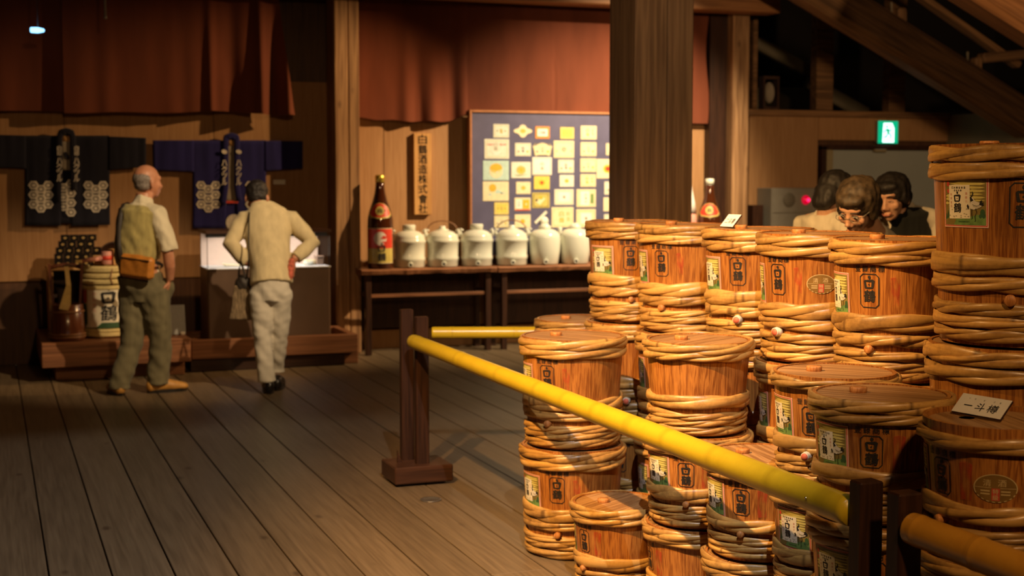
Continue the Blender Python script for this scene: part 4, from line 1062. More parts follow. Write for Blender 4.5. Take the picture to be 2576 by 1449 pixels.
def masu(label, loc, s, h, mat, crest=True, group=None, rot=0, name='square_cup'):
    o = thing(name, label, 'cup', loc, rot, group); t = s * .1
    m = MB().span((-s / 2, -s / 2, 0), (s / 2, s / 2, .008)).span((-s / 2, -s / 2, .008), (s / 2, -s / 2 + t, h)).span((-s / 2, s / 2 - t, .008), (s / 2, s / 2, h)).span((-s / 2, -s / 2 + t, .008), (-s / 2 + t, s / 2 - t, h)).span((s / 2 - t, -s / 2 + t, .008), (s / 2, s / 2 - t, h))
    m.build('box_body', mat, o)
    if crest:
        a = Art().ell(0, 0, s * .15, s * .13, 0, 1, 10); a.stroke([(-s * .2, -.0), (s * .2, s * .03)], s * .06, 0, 1)
        link('crest', a.mesh('crest', [M['goldleaf']], lambda u, v, l: (u, -s / 2 - .0008, h / 2 + v)), o)
    return o
# wooden crate stand the black cups stand on
ym = 11.62; q0 = at_wall(122, 700, ym - .2); q1 = at_wall(252, 700, ym - .2); zst = at_wall(190, 672, ym - .2).z
o = thing('wooden_stand', 'orange wooden stand on the platform with the black cups on top', 'stand', ((q0.x + q1.x) / 2, ym, ZPL)); wst = q1.x - q0.x
for s in (-1, 1): MB().span((s * wst / 2 - (.035 if s > 0 else 0), -.2, 0), (s * wst / 2 + (.035 if s < 0 else 0), .2, zst - ZPL - .025), 0, .003).build('side_board', M['rawwood'], o)
MB().span((-wst / 2 + .036, .17, 0), (wst / 2 - .036, .2, zst - ZPL - .026), 0, .002).build('back_board', M['darkwood'], o)
MB().span((-wst / 2 - .01, -.21, zst - ZPL - .024), (wst / 2 + .01, .21, zst - ZPL - .001), 0, .003).build('top_board', M['rawwood'], o)
ms, mh = .066, .049
rows = [(135, 6), (135, 5), (139, 5), (146, 4), (152, 4)]
for j, (px, n) in enumerate(rows):
    x0 = at_wall(px, 640, ym).x
    for i in range(n):
        masu('%s black lacquer cup from the left in the %s row of the cup pile' % (('first', 'second', 'third', 'fourth', 'fifth', 'sixth')[i], ('bottom', 'second lowest', 'middle', 'second highest', 'top')[j]), (x0 + ms * .5 + i * (ms + .003) + R.uniform(-.001, .001), ym - .06 + R.uniform(-.008, .008), zst + j * (mh + .0012)), ms, mh, M['black'], True, 'black cups piled on the stand', R.uniform(-.01, .01))
# horned keg
q = at_wall(170, 860, 11.0)
o = thing('horned_keg', 'dark lacquered horned keg with two tall handles', 'keg', (q.x, 11.0, ZPL), math.atan2(-11.0, -q.x) + PI / 2)
M['keg'] = wood('red_brown_lacquer', (.07, .022, .010), (.14, .045, .018), 2, 20, .05, .25, .1, .3, coat=.5)
MB().lathe([(.125, 0), (.13, .02), (.118, .27), (.112, .275), (.110, .262), (0, .262)], 32).build('tub', M['keg'], o)
for z, r in ((.03, .132), (.05, .1315), (.22, .1235)): MB().lathe([(r + .006 * math.cos(a * PI / 4), z + .008 * math.sin(a * PI / 4)) for a in range(9)], 32).build('hoop', M['cane'], o)
for s in (-1, 1):
    MB().add([(s * .105, -.035, .262), (s * .105, .035, .262), (s * .13, -.03, .58), (s * .13, .03, .58), (s * .088, -.035, .262), (s * .088, .035, .262), (s * .108, -.03, .58), (s * .108, .03, .58)],
             [(0, 1, 3, 2), (4, 6, 7, 5), (0, 2, 6, 4), (1, 5, 7, 3), (2, 3, 7, 6), (0, 4, 5, 1)]).build('horn_handle', M['keg'], o)
MB().tube([(-.125, 0, .545), (-.06, 0, .565), (0, 0, .57), (.06, 0, .565), (.125, 0, .545)], .016, 10).build('cross_bar', M['keg'], o)
MB().add([(-.01, -.05, .56), (.02, -.05, .56), (.0, -.085, .42), (.035, -.085, .42), (-.04, -.135, .30), (.03, -.14, .28), (-.055, -.14, .25), (.01, -.145, .235)], [(0, 1, 3, 2), (2, 3, 5, 4), (4, 5, 7, 6)]).add([(-.01, -.048, .56), (.02, -.048, .56), (.0, -.083, .42), (.035, -.083, .42), (-.04, -.133, .30), (.03, -.138, .28), (-.055, -.138, .25), (.01, -.143, .235)], [(0, 2, 3, 1), (2, 4, 5, 3), (4, 6, 7, 5)]).build('paper_ornament', M['goldleaf'], o)
# things lying on the straw barrel
o = thing('wrapped_mallet', 'pink and red wrapped ceremonial mallet lying on the straw barrel', 'mallet', (kq.x - .075, 11.09, kz + .054), .1)
M['pinkwrap'] = flat('pink_paper', (.62, .28, .22), .6, noise_amt=.08)
MB().tube([(-.12, 0, 0), (.06, 0, .022)], [.014, .02], 12).build('handle', M['pinkwrap'], o)
MB().lathe([(.034, -.05), (.038, -.045), (.038, .045), (.034, .05)], 18, c=(.085, 0, .022)).build('head', M['pinkwrap'], o)
MB().lathe([(.0385, -.016), (.0395, 0), (.0385, .016)], 18, c=(.085, 0, .022)).build('red_band', M['labelred'], o)
MB().box((-.125, 0, 0), (.05, .035, .022), None, 0, .004).build('tassel', M['goldleaf'], o)
masu('raw wooden square cup on the straw barrel, nearest the mallet', (kq.x - .02, 11.26, kz + .020), .12, .065, M['rawwood'], False)
masu('raw wooden square cup on the straw barrel, behind the orange waist bag', (kq.x + .10, 11.16, kz + .020), .115, .12, M['rawwood'], False, None, .3)
# behind the straw barrel: dark round-backed tray and wood block
o = placed(290, 11.75, ZPL, 'round_tray', 'dark round tray standing upright behind the straw barrel', 'tray')
zz = at_wall(290, 650, 11.75).z - ZPL
MB().lathe([(0, -.012), (.13, -.012), (.14, .012), (.128, .012), (.122, -.002), (0, -.002)], 32, rot=Matrix.Rotation(PI / 2, 3, 'X'), c=(0, 0, zz)).build('dish', M['darkwood'], o)
MB().span((-.1, -.05, 0), (.1, .05, zz - .14)).build('easel_foot', M['darkwood'], o)
o = placed(366, 11.25, ZPL, 'small_bucket', 'small straw coloured bucket half hidden by the standing man', 'bucket')
MB().lathe([(.085, 0), (.10, .18), (.093, .18), (.08, .02), (0, .02)], 24).build('bucket_body', M['rawwood'], o)
for z in (.04, .14): MB().lathe([(.088 + z * .085 + .004 * math.cos(a * PI / 3), z + .007 * math.sin(a * PI / 3)) for a in range(7)], 24).build('hoop', M['cane'], o)
q = at_wall(448, 850, 11.05)
o = thing('plaque', 'grey information plaque leaning on the platform', 'sign', (q.x, 11.05, ZPL))
MB().box((0, .03, .115), (.118, .012, .235), Matrix.Rotation(-.22, 3, 'X'), 0, .003).build('plate', M['slate'], o)
MB().box((.035, -.005, .012), (.03, .012, .022), None, 0, .002).build('foot_clip', M['white'], o)

# ---------------- jar table
def bench(x0, x1, y0, y1, zt, label):
    o = thing('bench_table', label, 'table', ((x0 + x1) / 2, (y0 + y1) / 2, 0)); hx, hy = (x1 - x0) / 2, (y1 - y0) / 2
    n = 40; vs, fs = [], []
    for i in range(n + 1):
        x = -hx + 2 * hx * i / n; w_ = .018 * noise.noise((x * 5 + x0, 1, 2)) + .008 * noise.noise((x * 17, 5, x0)); d = .008 * noise.noise((x * 7, 8, x0))
        for (y, z) in ((-hy - .03 + w_, zt - .012), (-hy - .015 + w_, zt), (hy, zt), (hy, zt - .04), (-hy + .02, zt - .042), (-hy - .02 + w_, zt - .045 + d)): vs.append((x, y, z))
    for i in range(n):
        for j in range(6): fs.append((i * 6 + j, (i + 1) * 6 + j, (i + 1) * 6 + (j + 1) % 6, i * 6 + (j + 1) % 6))
    fs.append(tuple(range(6))); fs.append(tuple(n * 6 + j for j in reversed(range(6))))
    MB().add(vs, fs).build('table_top', M['redwood'], o)
    lx = hx - .07
    for sx in (-1, 1):
        for sy in (-1, 1):
            MB().span((sx * lx - .025, sy * (hy - .04) - .025, 0), (sx * lx + .025, sy * (hy - .04) + .025, zt - .046), 0, .004).build('leg', M['darkwood'], o)
        MB().span((sx * lx - .018, -hy + .07, .5), (sx * lx + .018, hy - .07, .54), 0, .003).build('side_rail', M['darkwood'], o)
    MB().span((-lx + .026, -hy + .03, .495), (lx - .026, -hy + .05, .525), 0, .003).build('front_rail', M['redwood'], o)
    MB().span((-lx + .026, hy - .05, .2), (lx - .026, hy - .035, zt - .05), 0, .003).build('back_panel', M['darkwood'], o)
    return o
ZT = .742; YT0, YT1 = 11.52, 11.9
tx0 = at_wall(908, 680, YT0).x; tx1 = at_wall(1249, 680, YT0).x; tx2 = at_wall(1810, 680, YT0).x
bench(tx0, tx1, YT0, YT1, ZT, 'dark bench table under the giant bottle and the first white jars')
bench(tx1 + .012, tx2, YT0, YT1, ZT - .002, 'dark bench table continuing behind the tall barrel stacks')
def jar(px, label, kind):
    Y = 11.68; q = at_wall(px, 672, Y)
    o = thing('ceramic_jar', label, 'jar', (q.x, Y, ZT + .0005), math.atan2(-Y, -q.x), 'white sake jars on the bench tables')
    R0 = .142
    if kind < 2: prof = [(R0 * .90, 0), (R0 * .96, .01), (R0 * .965, .055), (R0 * 1.01, .062), (R0 * 1.01, .085), (R0 * .975, .093), (R0, .21), (R0 * 1.05, .218), (R0 * 1.05, .236), (R0 * 1.0, .244), (R0 * .99, .262), (R0 * .92, .282), (R0 * .70, .308), (R0 * .42, .322), (0, .324)]
    else: prof = [(R0 * .82, 0), (R0 * .87, .01), (R0 * .98, .12), (R0 * 1.02, .215), (R0 * 1.0, .235), (R0 * 1.0, .25), (R0 * .93, .278), (R0 * .70, .305), (R0 * .45, .317), (0, .318)]
    MB().lathe(prof, 40).build('jar_body', M['porcelain'], o)
    if kind == 0: lp = [(R0 * .40, .316), (R0 * .42, .365), (R0 * .38, .372), (0, .374)]
    elif kind == 1: lp = [(R0 * .42, .316), (R0 * .40, .328), (R0 * .2, .334), (R0 * .21, .352), (R0 * .15, .358), (0, .358)]
    else: lp = [(R0 * .38, .312), (R0 * .40, .345), (R0 * .28, .352), (R0 * .22, .368), (0, .37)]
    MB().lathe(lp, 28).build('stopper', M['porcelain'], o)
    for s in (-1, 1):
        MB().tube([(0, s * R0 * .94, .262), (0, s * R0 * 1.02, .30), (0, s * R0 * .98, .326), (0, s * R0 * .84, .312)], [.016, .014, .012, .012], 8).build('lug', M['porcelain'], o)
    tp = R0 * .97
    MB().lathe([(.022, -.01), (.022, .018), (.012, .02), (.012, .004), (0, .004)], 16, rot=Matrix.Rotation(PI / 2, 3, 'Y'), c=(tp, .012, .03)).build('spout_hole', M['porcelain'], o)
    MB().lathe([(.012, 0), (0, .001)], 12, rot=Matrix.Rotation(PI / 2, 3, 'Y'), c=(tp + .0185, .012, .03)).build('spout_bore', M['black'], o)
    if kind == 1:
        MB().tube([(0, R0 * .92 * math.cos(t), .318 + .085 * math.sin(t)) for t in [PI * i / 16 for i in range(17)]], .005, 8).build('cane_handle', M['cane'], o)
    return o
for px, lb, kd in ((1029, 'white ceramic jar with a wide stopper, right beside the giant bottle', 0), (1113, 'white ceramic jar with a cane handle, second jar from the giant bottle', 1), (1199, 'white ceramic jar with a wide stopper between two cane-handled jars', 0),
                   (1287, 'white ceramic jar with a thin cane handle against the blue board', 1), (1370, 'smooth white jar without a lower band, below the round blue-board medal', 2), (1446, 'smooth white jar partly hidden by the farthest barrel stack', 2)):
    jar(px, lb, kd)

def bottle(px, label, Yb=11.62, cap='goldcap', tall=.805):
    q = at_wall(px, 672, Yb)
    o = thing('giant_bottle', label, 'bottle', (q.x, Yb, ZT + .0005), math.atan2(-Yb, -q.x)); o.scale = (1, 1, tall / .805)
    R0 = .112
    MB().lathe([(R0 * .92, 0), (R0, .012), (R0, .36), (R0 * .97, .43), (R0 * .83, .50), (R0 * .58, .58), (R0 * .42, .65), (R0 * .36, .70), (R0 * .33, .765), (0, .766)], 40).build('bottle_glass', M['brownglass'], o)
    MB().lathe([(R0 * .36, .742), (R0 * .37, .80), (R0 * .30, .805), (0, .806)], 24).build('cap', M[cap], o)
    a = Art()
    a.rect(-.13, -.14, .13, .16, 1, 1); a.rect(-.126, -.012, .126, .155, 0, 2); a.rect(-.126, -.135, .126, -.012, 2, 2)
    a.ell(.0, .072, .055, .058, 3, 3, 24); a.poly([(.0, .07), (.03, .10), (.06, .085), (.045, .065)], 0, 4); a.poly([(.01, .045), (.05, .05), (.055, .025), (.03, .03)], 0, 4)
    crane_letters(a, .012, .035, .068, 4, 5, .02)
    mats = [M['labelred'], M['cream'], M['labelgold'], M['white'], M['ink']]
    link('main_label', a.mesh('main_label', mats, lambda u, v, l: ((R0 + .0008 + l * .0004) * math.cos(u / R0), (R0 + .0008 + l * .0004) * math.sin(u / R0), .19 + v), .012), o)['label'] = 'red and gold front label with crane disc'
    def rn(z):
        pr = [(.43, .97), (.50, .83), (.58, .58)]
        for (z0, r0), (z1, r1_) in zip(pr, pr[1:]):
            if z <= z1: return R0 * (r0 + (r1_ - r0) * (z - z0) / (z1 - z0))
        return R0 * .58
    a = Art()
    sh = lambda k: [(-.10 * k, -.035 * k), (-.07 * k, -.06 * k), (0, -.07 * k), (.07 * k, -.06 * k), (.10 * k, -.035 * k), (.08 * k, .03 * k), (.04 * k, .06 * k), (0, .066 * k), (-.04 * k, .06 * k), (-.08 * k, .03 * k)]
    a.poly(sh(1), 2, 1); a.poly([(x * .9, y * .88 + .004) for x, y in sh(1)], 0, 2); a.ell(0, .0, .035, .04, 2, 3, 16); a.text('白', 0, 0, .035, .04, 4, 4, .02)
    link('neck_label', a.mesh('neck_label', mats, lambda u, v, l: ((rn(.50 + v) + .002 + l * .0005) * math.cos(u / (R0 * .8)), (rn(.50 + v) + .002 + l * .0005) * math.sin(u / (R0 * .8)), .50 + v), .012), o)['label'] = 'red and gold neck label'
    return o
bottle(957, 'giant brown sake bottle with a red and gold label at the table end')
bottle(1783, 'giant brown sake bottle with a white cap, right of the square pillar', 11.62, 'porcelain', .772)
q = at_wall(1726, 672, 11.66)
o = thing('wrapped_bottle', 'white paper wrapped bottle peeping out from behind the square pillar', 'bottle', (q.x, 11.66, ZT))
MB().lathe([(.09, 0), (.095, .01), (.095, .38), (.085, .45)], 30).build('lower_wrap', M['pinkwrap'], o)
MB().lathe([(.093, .452), (.075, .56), (.05, .68), (.035, .80), (.03, .82), (0, .822)], 30).build('paper_wrap', M['white'], o)

# ---------------- hanging name board
a_ = at_wall(1041, 335, 11.95); b_ = at_wall(1086, 540, 11.95)
o = thing('name_board', 'vertical wooden name board with black brush lettering on the wall', 'sign', ((a_.x + b_.x) / 2, 11.95, (a_.z + b_.z) / 2)); w_, h_ = b_.x - a_.x, a_.z - b_.z
MB().span((-w_ / 2, 0, -h_ / 2), (w_ / 2, .048, h_ / 2), 0, .004).build('plank', M['signwood'], o)
at_ = Art().col('白鶴酒造株式會社', 0, h_ / 2 - .01, .082, (h_ - .02) / 8, 0, 1, .018)
link('lettering', at_.mesh('lettering', [M['ink']], lambda u, v, l: (u, -.0012, v)), o)

# ---------------- framed board of historic labels
YB = 11.85
bx0, bz1 = at_wall(1181, 276, YB).x, at_wall(1185, 276, YB).z; bx1 = at_wall(1700, 290, YB).x; bz0 = .80
o = thing('label_board', 'framed blue board covered with small old bottle labels', 'picture', ((bx0 + bx1) / 2, YB, (bz0 + bz1) / 2)); L0 = Vector(o.location)
def bb(nm, a, b, mat, bev=.003): return MB().span([a[i] - L0[i] for i in range(3)], [b[i] - L0[i] for i in range(3)], 0, bev).build(nm, mat, o)
bb('backing', (bx0 + .02, YB + .012, bz0 + .02), (bx1 - .02, YB + .06, bz1 - .02), M['blueboard'])
bb('frame_side', (bx0, YB - .006, bz0), (bx0 + .022, YB + .065, bz1), M['copper']); bb('frame_side', (bx1 - .022, YB - .006, bz0), (bx1, YB + .065, bz1), M['copper'])
bb('frame_top', (bx0 + .023, YB - .006, bz1 - .022), (bx1 - .023, YB + .065, bz1), M['copper']); bb('frame_bottom', (bx0 + .023, YB - .006, bz0), (bx1 - .023, YB + .065, bz0 + .022), M['copper'])
# (x0, y0, x1, y1) of each label as seen in an enlargement of the board, its base colour and print
LB = [(302, 222, 472, 370, 'card2', 'v'), (207, 382, 472, 595, 'card2', 'k'), (192, 614, 470, 825, 'aqua', 's'), (190, 838, 468, 1046, 'cream', 't'), (313, 1062, 468, 1192, 'yel', 'v'), (312, 1206, 468, 1330, 'cream', 'l'),
      (535, 425, 706, 566, 'card2', 'l'), (495, 628, 704, 802, 'card2', 'g'), (547, 842, 702, 972, 'cream', 'd'), (530, 1012, 702, 1150, 'cream', 'h'), (532, 1192, 702, 1330, 'cream', 'e'),
      (753, 246, 908, 380, 'orange', 'w'), (720, 577, 930, 768, 'white', 'c'), (738, 780, 907, 922, 'yel', 'r'), (720, 958, 906, 1120, 'labelgold', 'm'),
      (1020, 256, 1168, 382, 'yel', 'v'), (950, 400, 1168, 586, 'cream', 'b'), (997, 604, 1166, 746, 'card2', 'l'), (1013, 768, 1166, 895, 'card2', 'd'), (958, 922, 1163, 1088, 'card2', 'q'), (928, 1114, 1162, 1328, 'cream', 'f'),
      (1240, 240, 1410, 388, 'cream', 'f'), (1238, 417, 1408, 567, 'cream', 'l'), (1236, 590, 1406, 738, 'cream', 'l'), (1236, 760, 1402, 895, 'cream', 'f'), (1195, 922, 1402, 1112, 'cream', 'z'), (1192, 1136, 1400, 1330, 'cream', 'q'),
      (1412, 598, 1640, 805, 'cream', 'r'), (1512, 430, 1680, 556, 'cream', 'v'), (1494, 840, 1660, 978, 'card2', 'l'), (1484, 1010, 1650, 1156, 'cream', 'd'), (1490, 1190, 1660, 1330, 'card2', 'v'), (1720, 240, 1890, 388, 'cream', 'v'), (1720, 420, 1900, 566, 'card2', 'l'), (1700, 600, 1900, 790, 'cream', 'd'), (1720, 840, 1890, 980, 'yel', 'v'), (1715, 1012, 1890, 1150, 'cream', 'l')]
pm = [M[k] for k in ('ink', 'amber', 'labelred', 'green', 'grey', 'aqua', 'white', 'labelgold', 'cream')]
def lb_px(x, y): return 1170 + x / 4.2615, 260 + y / 4.2615
def card(x0, y0, x1, y1, base, kind, outline=None):
    a = at_wall(*lb_px(x0, y0), YB + .008); b = at_wall(*lb_px(x1, y1), YB + .008)
    if a.x > bx1 - .05: return
    c = ((a.x + b.x) / 2, YB + .008, (a.z + b.z) / 2); w_, h_ = b.x - a.x, a.z - b.z
    if outline:
        m = MB(); n = len(outline); vs = [(u * w_ / 2, 0, v * h_ / 2) for u, v in outline] + [(u * w_ / 2, .004, v * h_ / 2) for u, v in outline]
        m.add(vs, [tuple(range(n)), tuple(reversed(range(n, 2 * n)))] + [(i, n + i, n + (i + 1) % n, (i + 1) % n) for i in range(n)])
    else: m = MB().span((-w_ / 2, 0, -h_ / 2), (w_ / 2, .004, h_ / 2), 0, .0015)
    q = m.build('bottle_label', M[base], o, Vector(c) - L0)
    t = Art(); W2, H2 = w_ / 2, h_ / 2
    if kind in 'vlkqbfz': t.frame(-W2 * .86, -H2 * .84, W2 * .86, H2 * .84, .003, 7 if base != 'yel' else 8, 1)
    if kind == 'v': t.text('鶴', 0, 0, w_ * .16, h_ * .34, 7, 2, .02); t.ell(-W2 * .5, 0, w_ * .06, h_ * .05, 3, 2, 8); t.ell(W2 * .5, 0, w_ * .06, h_ * .05, 3, 2, 8)
    elif kind == 'l': t.col('白鶴', 0, H2 * .5, h_ * .2, h_ * .24, 0 if x0 % 2 else 4, 2); t.ell(-W2 * .55, -H2 * .3, w_ * .08, h_ * .1, 4, 2, 8); t.ell(W2 * .55, -H2 * .3, w_ * .08, h_ * .1, 7, 2, 8)
    elif kind == 'k': t.col('白鶴', -.01, H2 * .7, h_ * .2, h_ * .22, 4, 2); t.row('白鶴印', -W2 * .8, H2 * .45, h_ * .1, w_ * .09, 2, 2); t.row('灘名酒', W2 * .2, H2 * .45, h_ * .1, w_ * .09, 2, 2); t.poly([(-W2 * .5, -.01), (-.01, -H2 * .4), (W2 * .45, -.012), (.01, -H2 * .6), (-.02, -H2 * .6)], 6, 2)
    elif kind == 's': t.ell(0, -.005, h_ * .36, h_ * .36, 8, 1, 24); t.ell(0, h_ * .12, w_ * .24, h_ * .24, 1, 2, 18); t.poly([(-w_ * .3, h_ * .1), (0, -.01), (w_ * .3, h_ * .1), (w_ * .04, -h_ * .12)], 8, 3); t.ell(.01, -h_ * .08, .009, .009, 5, 4, 8)
    elif kind == 't': t.ell(-W2 * .25, H2 * .35, h_ * .2, h_ * .2, 1, 1, 16); t.poly([(-W2 * .1, -H2 * .2), (W2 * .1, H2 * .2), (W2 * .4, H2 * .05), (W2 * .55, -H2 * .25)], 5, 2); t.ell(-W2 * .45, -H2 * .35, w_ * .07, h_ * .05, 5, 2, 8); t.ell(W2 * .55, -H2 * .2, w_ * .1, h_ * .04, 5, 2, 8)
    elif kind == 'g': t.ell(0, 0, w_ * .24, h_ * .27, 7, 1, 18); t.ell(.0, 0, w_ * .1, h_ * .14, 1, 2, 10); t.poly([(-W2 * .8, -H2 * .6), (-W2 * .2, -H2 * .75), (W2 * .8, -H2 * .5), (0, -H2 * .6)], 3, 2)
    elif kind == 'd': t.ell(0, 0, w_ * .16, h_ * .18, 7, 1, 12); t.ell(0, 0, w_ * .07, h_ * .12, 1, 2, 8)
    elif kind == 'e': t.ell(0, -h_ * .04, h_ * .19, h_ * .19, 1, 1, 18)
    elif kind == 'h': t.rect(.0, -H2 * .7, W2 * .85, H2 * .7, 1, 1); t.ell(W2 * .45, 0, .009, .01, 8, 2, 8); t.rect(-W2 * .8, -H2 * .65, -.004, H2 * .7, 6, 1); t.rect(-W2 * .95, -H2 * .95, W2 * .95, -H2 * .78, 2, 1); t.col('白鶴', -W2 * .45, H2 * .5, h_ * .18, h_ * .22, 4, 2)
    elif kind == 'w': t.rect(-W2 * .7, -H2 * .6, W2 * .7, H2 * .6, 6, 1); t.row('白鶴', -W2 * .4, 0, h_ * .25, w_ * .2, 2, 2)
    elif kind == 'c': t.frame(-W2 * .9, -H2 * .9, W2 * .9, H2 * .9, .005, 8, 1); t.ell(0, 0, h_ * .38, h_ * .38, 6, 1, 24); t.col('白鶴', 0, H2 * .5, h_ * .2, h_ * .25, 4, 2, .02)
    elif kind == 'r': t.ell(0, 0, w_ * .1, h_ * .12, 2, 1, 10); t.ell(0, 0, w_ * .2, h_ * .22, 1, .5, 14)
    elif kind == 'm': t.frame(-W2 * .85, -H2 * .85, W2 * .85, H2 * .85, .004, 0, 1); t.poly([(-W2 * .6, -H2 * .2), (W2 * .1, H2 * .5), (W2 * .5, H2 * .2), (-.01, -H2 * .6)], 8, 2); t.ell(.0, H2 * .35, w_ * .12, h_ * .12, 1, 3, 10); t.ell(-W2 * .5, 0, w_ * .06, h_ * .08, 0, 3, 8)
    elif kind == 'b': t.ell(.0, 0, h_ * .13, h_ * .13, 0, 2, 14); t.ell(0, 0, h_ * .09, h_ * .09, 8, 3, 12); t.rect(-.008, -.003, .008, .003, 0, 4); t.ell(-W2 * .7, -H2 * .2, .006, .008, 7, 2, 7); t.ell(W2 * .7, -H2 * .2, .006, .008, 7, 2, 7)
    elif kind == 'q': t.rect(-W2 * .55, -H2 * .55, W2 * .55, H2 * .6, 6, 1.5); t.rect(-.011, -.012, .011, .012, 0, 2); t.row('鶴', -.01, 0, .018, .02, 8, 3)
    elif kind == 'f': t.col('白鶴', -.01, H2 * .7, h_ * .26, h_ * .32, 7, 2, .02); t.col('銘酒', W2 * .5, H2 * .6, h_ * .2, h_ * .26, 7, 2)
    elif kind == 'z': t.rect(-W2 * .6, -H2 * .8, W2 * .3, H2 * .8, 6, 1.5); t.col('白鶴印', -.004, H2 * .6, h_ * .16, h_ * .2, 4, 2, .02); t.rect(W2 * .45, -H2 * .6, W2 * .75, H2 * .5, 3, 1.6)
    me = t.mesh('label_print', pm, lambda u, v, l: (u, -.0006 - l * .0003, v))
    link('label_print', me, q)
for r_ in LB: card(*r_)
import itertools
scal = [(math.cos(t) * (.82 + .18 * math.cos(4 * t)), math.sin(t) * (.82 + .18 * math.cos(4 * t))) for t in [2 * PI * i / 32 for i in range(32)]]
card(520, 226, 720, 368, 'cream', 'd', list(reversed([(u * 1.0, -v) for u, v in scal])))
fan = [(-.72, -1), (-1, .55), (-.6, .62), (-.3, .9), (0, 1), (.3, .9), (.6, .62), (1, .55), (.72, -1), (.35, -.78), (-.35, -.78)]
card(726, 422, 934, 568, 'cream', 'l', fan)
# round medal with a strip
q_ = at_wall(*lb_px(847, 1262), YB + .008)
MB().lathe([(.041, 0), (.041, .005), (0, .005)], 24, rot=Matrix.Rotation(PI / 2, 3, 'X')).build('round_seal', M['card2'], o, q_ - L0)
q_ = at_wall(*lb_px(812, 1222), YB + .008)
MB().box((0, 0, 0), (.155, .005, .026), Matrix.Rotation(-.74, 3, 'Y'), 0, .001).build('paper_strip', M['card2'], o, q_ - L0)

# ---------------- right end: hydrant cabinet, exit sign, loft jar
YH = 11.72
hx0, hx1 = at_wall(1941, 500, YH).x, at_wall(2085, 500, YH).x; hz = at_wall(1990, 473, YH).z
o = thing('hydrant_cabinet', 'grey steel fire hydrant cabinet with a red lamp', 'cabinet', ((hx0 + hx1) / 2, YH + .14, 0)); L0 = Vector(o.location)
MB().span((hx0 - L0.x, -.14, 0), (hx1 - L0.x, .13, hz), 0, .004).build('cabinet_body', M['steel'], o)
zs_ = at_wall(1990, 536, YH).z
MB().span((hx0 + .012 - L0.x, -.148, .06), (hx1 - .012 - L0.x, -.141, zs_ - .008), 0, .002).build('lower_door', M['steel'], o)
MB().span((hx0 + .012 - L0.x, -.148, zs_ + .004), (hx1 - .012 - L0.x, -.141, hz - .012), 0, .002).build('upper_panel', M['steel'], o)
sp = at_wall(1985, 503, YH - .01)
M['grille'] = flat('speaker_grille', (.15, .13, .09), .7, noise_amt=.1)
gl = MB().lathe([(.068, 0), (.066, .006)], 28, rot=Matrix.Rotation(PI / 2, 3, 'X'))
for i in range(-5, 6): gl.box((0, -.005, i * .011), (2 * math.sqrt(max(0, .062 ** 2 - (i * .011) ** 2)), .004, .005))
gl.build('speaker_grille', M['grille'], o, sp - L0)
lp = at_wall(2027, 503, YH - .01)
M['redlamp'] = flat('red_lamp', (.6, .0, .02), .3, noise_amt=0, emit=(1, .0, .05), estr=.5)
M['redcore'] = flat('red_lamp_core', (.9, .05, .1), .3, noise_amt=0, emit=(1, .01, .08), estr=4)
MB().ball((0, 0, 0), (.046, .03, .046), 0, 20, 12).build('red_lamp', M['redlamp'], o, lp - L0)
MB().ball((.012, -.024, 0), (.022, .012, .018), 0, 14, 8).build('lamp_core', M['redcore'], o, lp - L0)
q = at_wall(1908, 545, 11.8); zz = at_wall(1908, 516, 11.8).z
tag(MB().span((-.06, -.08, 0), (.055, .08, zz), 0, .004).span((-.05, -.086, .1), (.045, -.08, zz - .06), 0, .002).build('switch_cabinet', M['darkwood'], None, (q.x, 11.88, 0)), 'narrow dark cabinet left of the grey hydrant cabinet', 'cabinet')
YE = 11.95
ea, eb = at_wall(2209, 304, YE), at_wall(2258, 361, YE); ew, eh = eb.x - ea.x, ea.z - eb.z
o = thing('exit_sign', 'glowing green exit sign with a white running figure above the door', 'sign', ((ea.x + eb.x) / 2, YE, (ea.z + eb.z) / 2))
MB().span((-ew / 2, 0, -eh / 2), (ew / 2, .05, eh / 2), 0, .004).build('sign_case', M['steel'], o)
M['exitgreen'] = flat('exit_green_light', (.0, .3, .15), .4, noise_amt=0, emit=(.0, .46, .22), estr=1.0)
M['exitwhite'] = flat('exit_white_light', (.8, .9, .9), .4, noise_amt=0, emit=(.66, 1.0, .95), estr=2.2)
t = Art(); s_ = ew / 2; k_ = eh / 2
t.rect(-s_, -k_, s_, k_, 0, 1)
t.poly([(-s_ * .55, -k_ * .92), (s_ * .62, -k_ * .92), (s_ * .62, k_ * .35), (s_ * .40, k_ * .82), (-s_ * .45, k_ * .82), (-s_ * .5, k_ * .1)], 1, 2)
t.ell(-s_ * .12, k_ * .5, s_ * .13, k_ * .11, 0, 3, 12)
t.stroke([(-s_ * .1, k_ * .3), (s_ * .05, -k_ * .05)], s_ * .26, 0, 3)
t.stroke([(-s_ * .12, k_ * .3), (-s_ * .38, k_ * .05), (-s_ * .3, -k_ * .12)], s_ * .12, 0, 3); t.stroke([(-s_ * .02, k_ * .28), (s_ * .28, k_ * .12), (s_ * .42, k_ * .28)], s_ * .12, 0, 3)
t.stroke([(s_ * .05, -k_ * .05), (s_ * .32, -k_ * .3), (s_ * .22, -k_ * .6)], s_ * .15, 0, 3); t.stroke([(s_ * .0, -k_ * .05), (-s_ * .15, -k_ * .4), (-s_ * .42, -k_ * .48)], s_ * .15, 0, 3)
link('lit_face', t.mesh('lit_face', [M['exitgreen'], M['exitwhite']], lambda u, v, l: (u, -.001 - l * .0006, v)), o)
q = at_wall(1924, 280, 12.06)
o = thing('loft_lantern', 'pale oval lantern in a dark frame standing on the loft sill', 'lantern', (q.x + .05, 12.07, 2.19))
MB().ball((0, 0, .17), (.055, .055, .105), 0, 20, 12).build('shade', M['lining'], o)
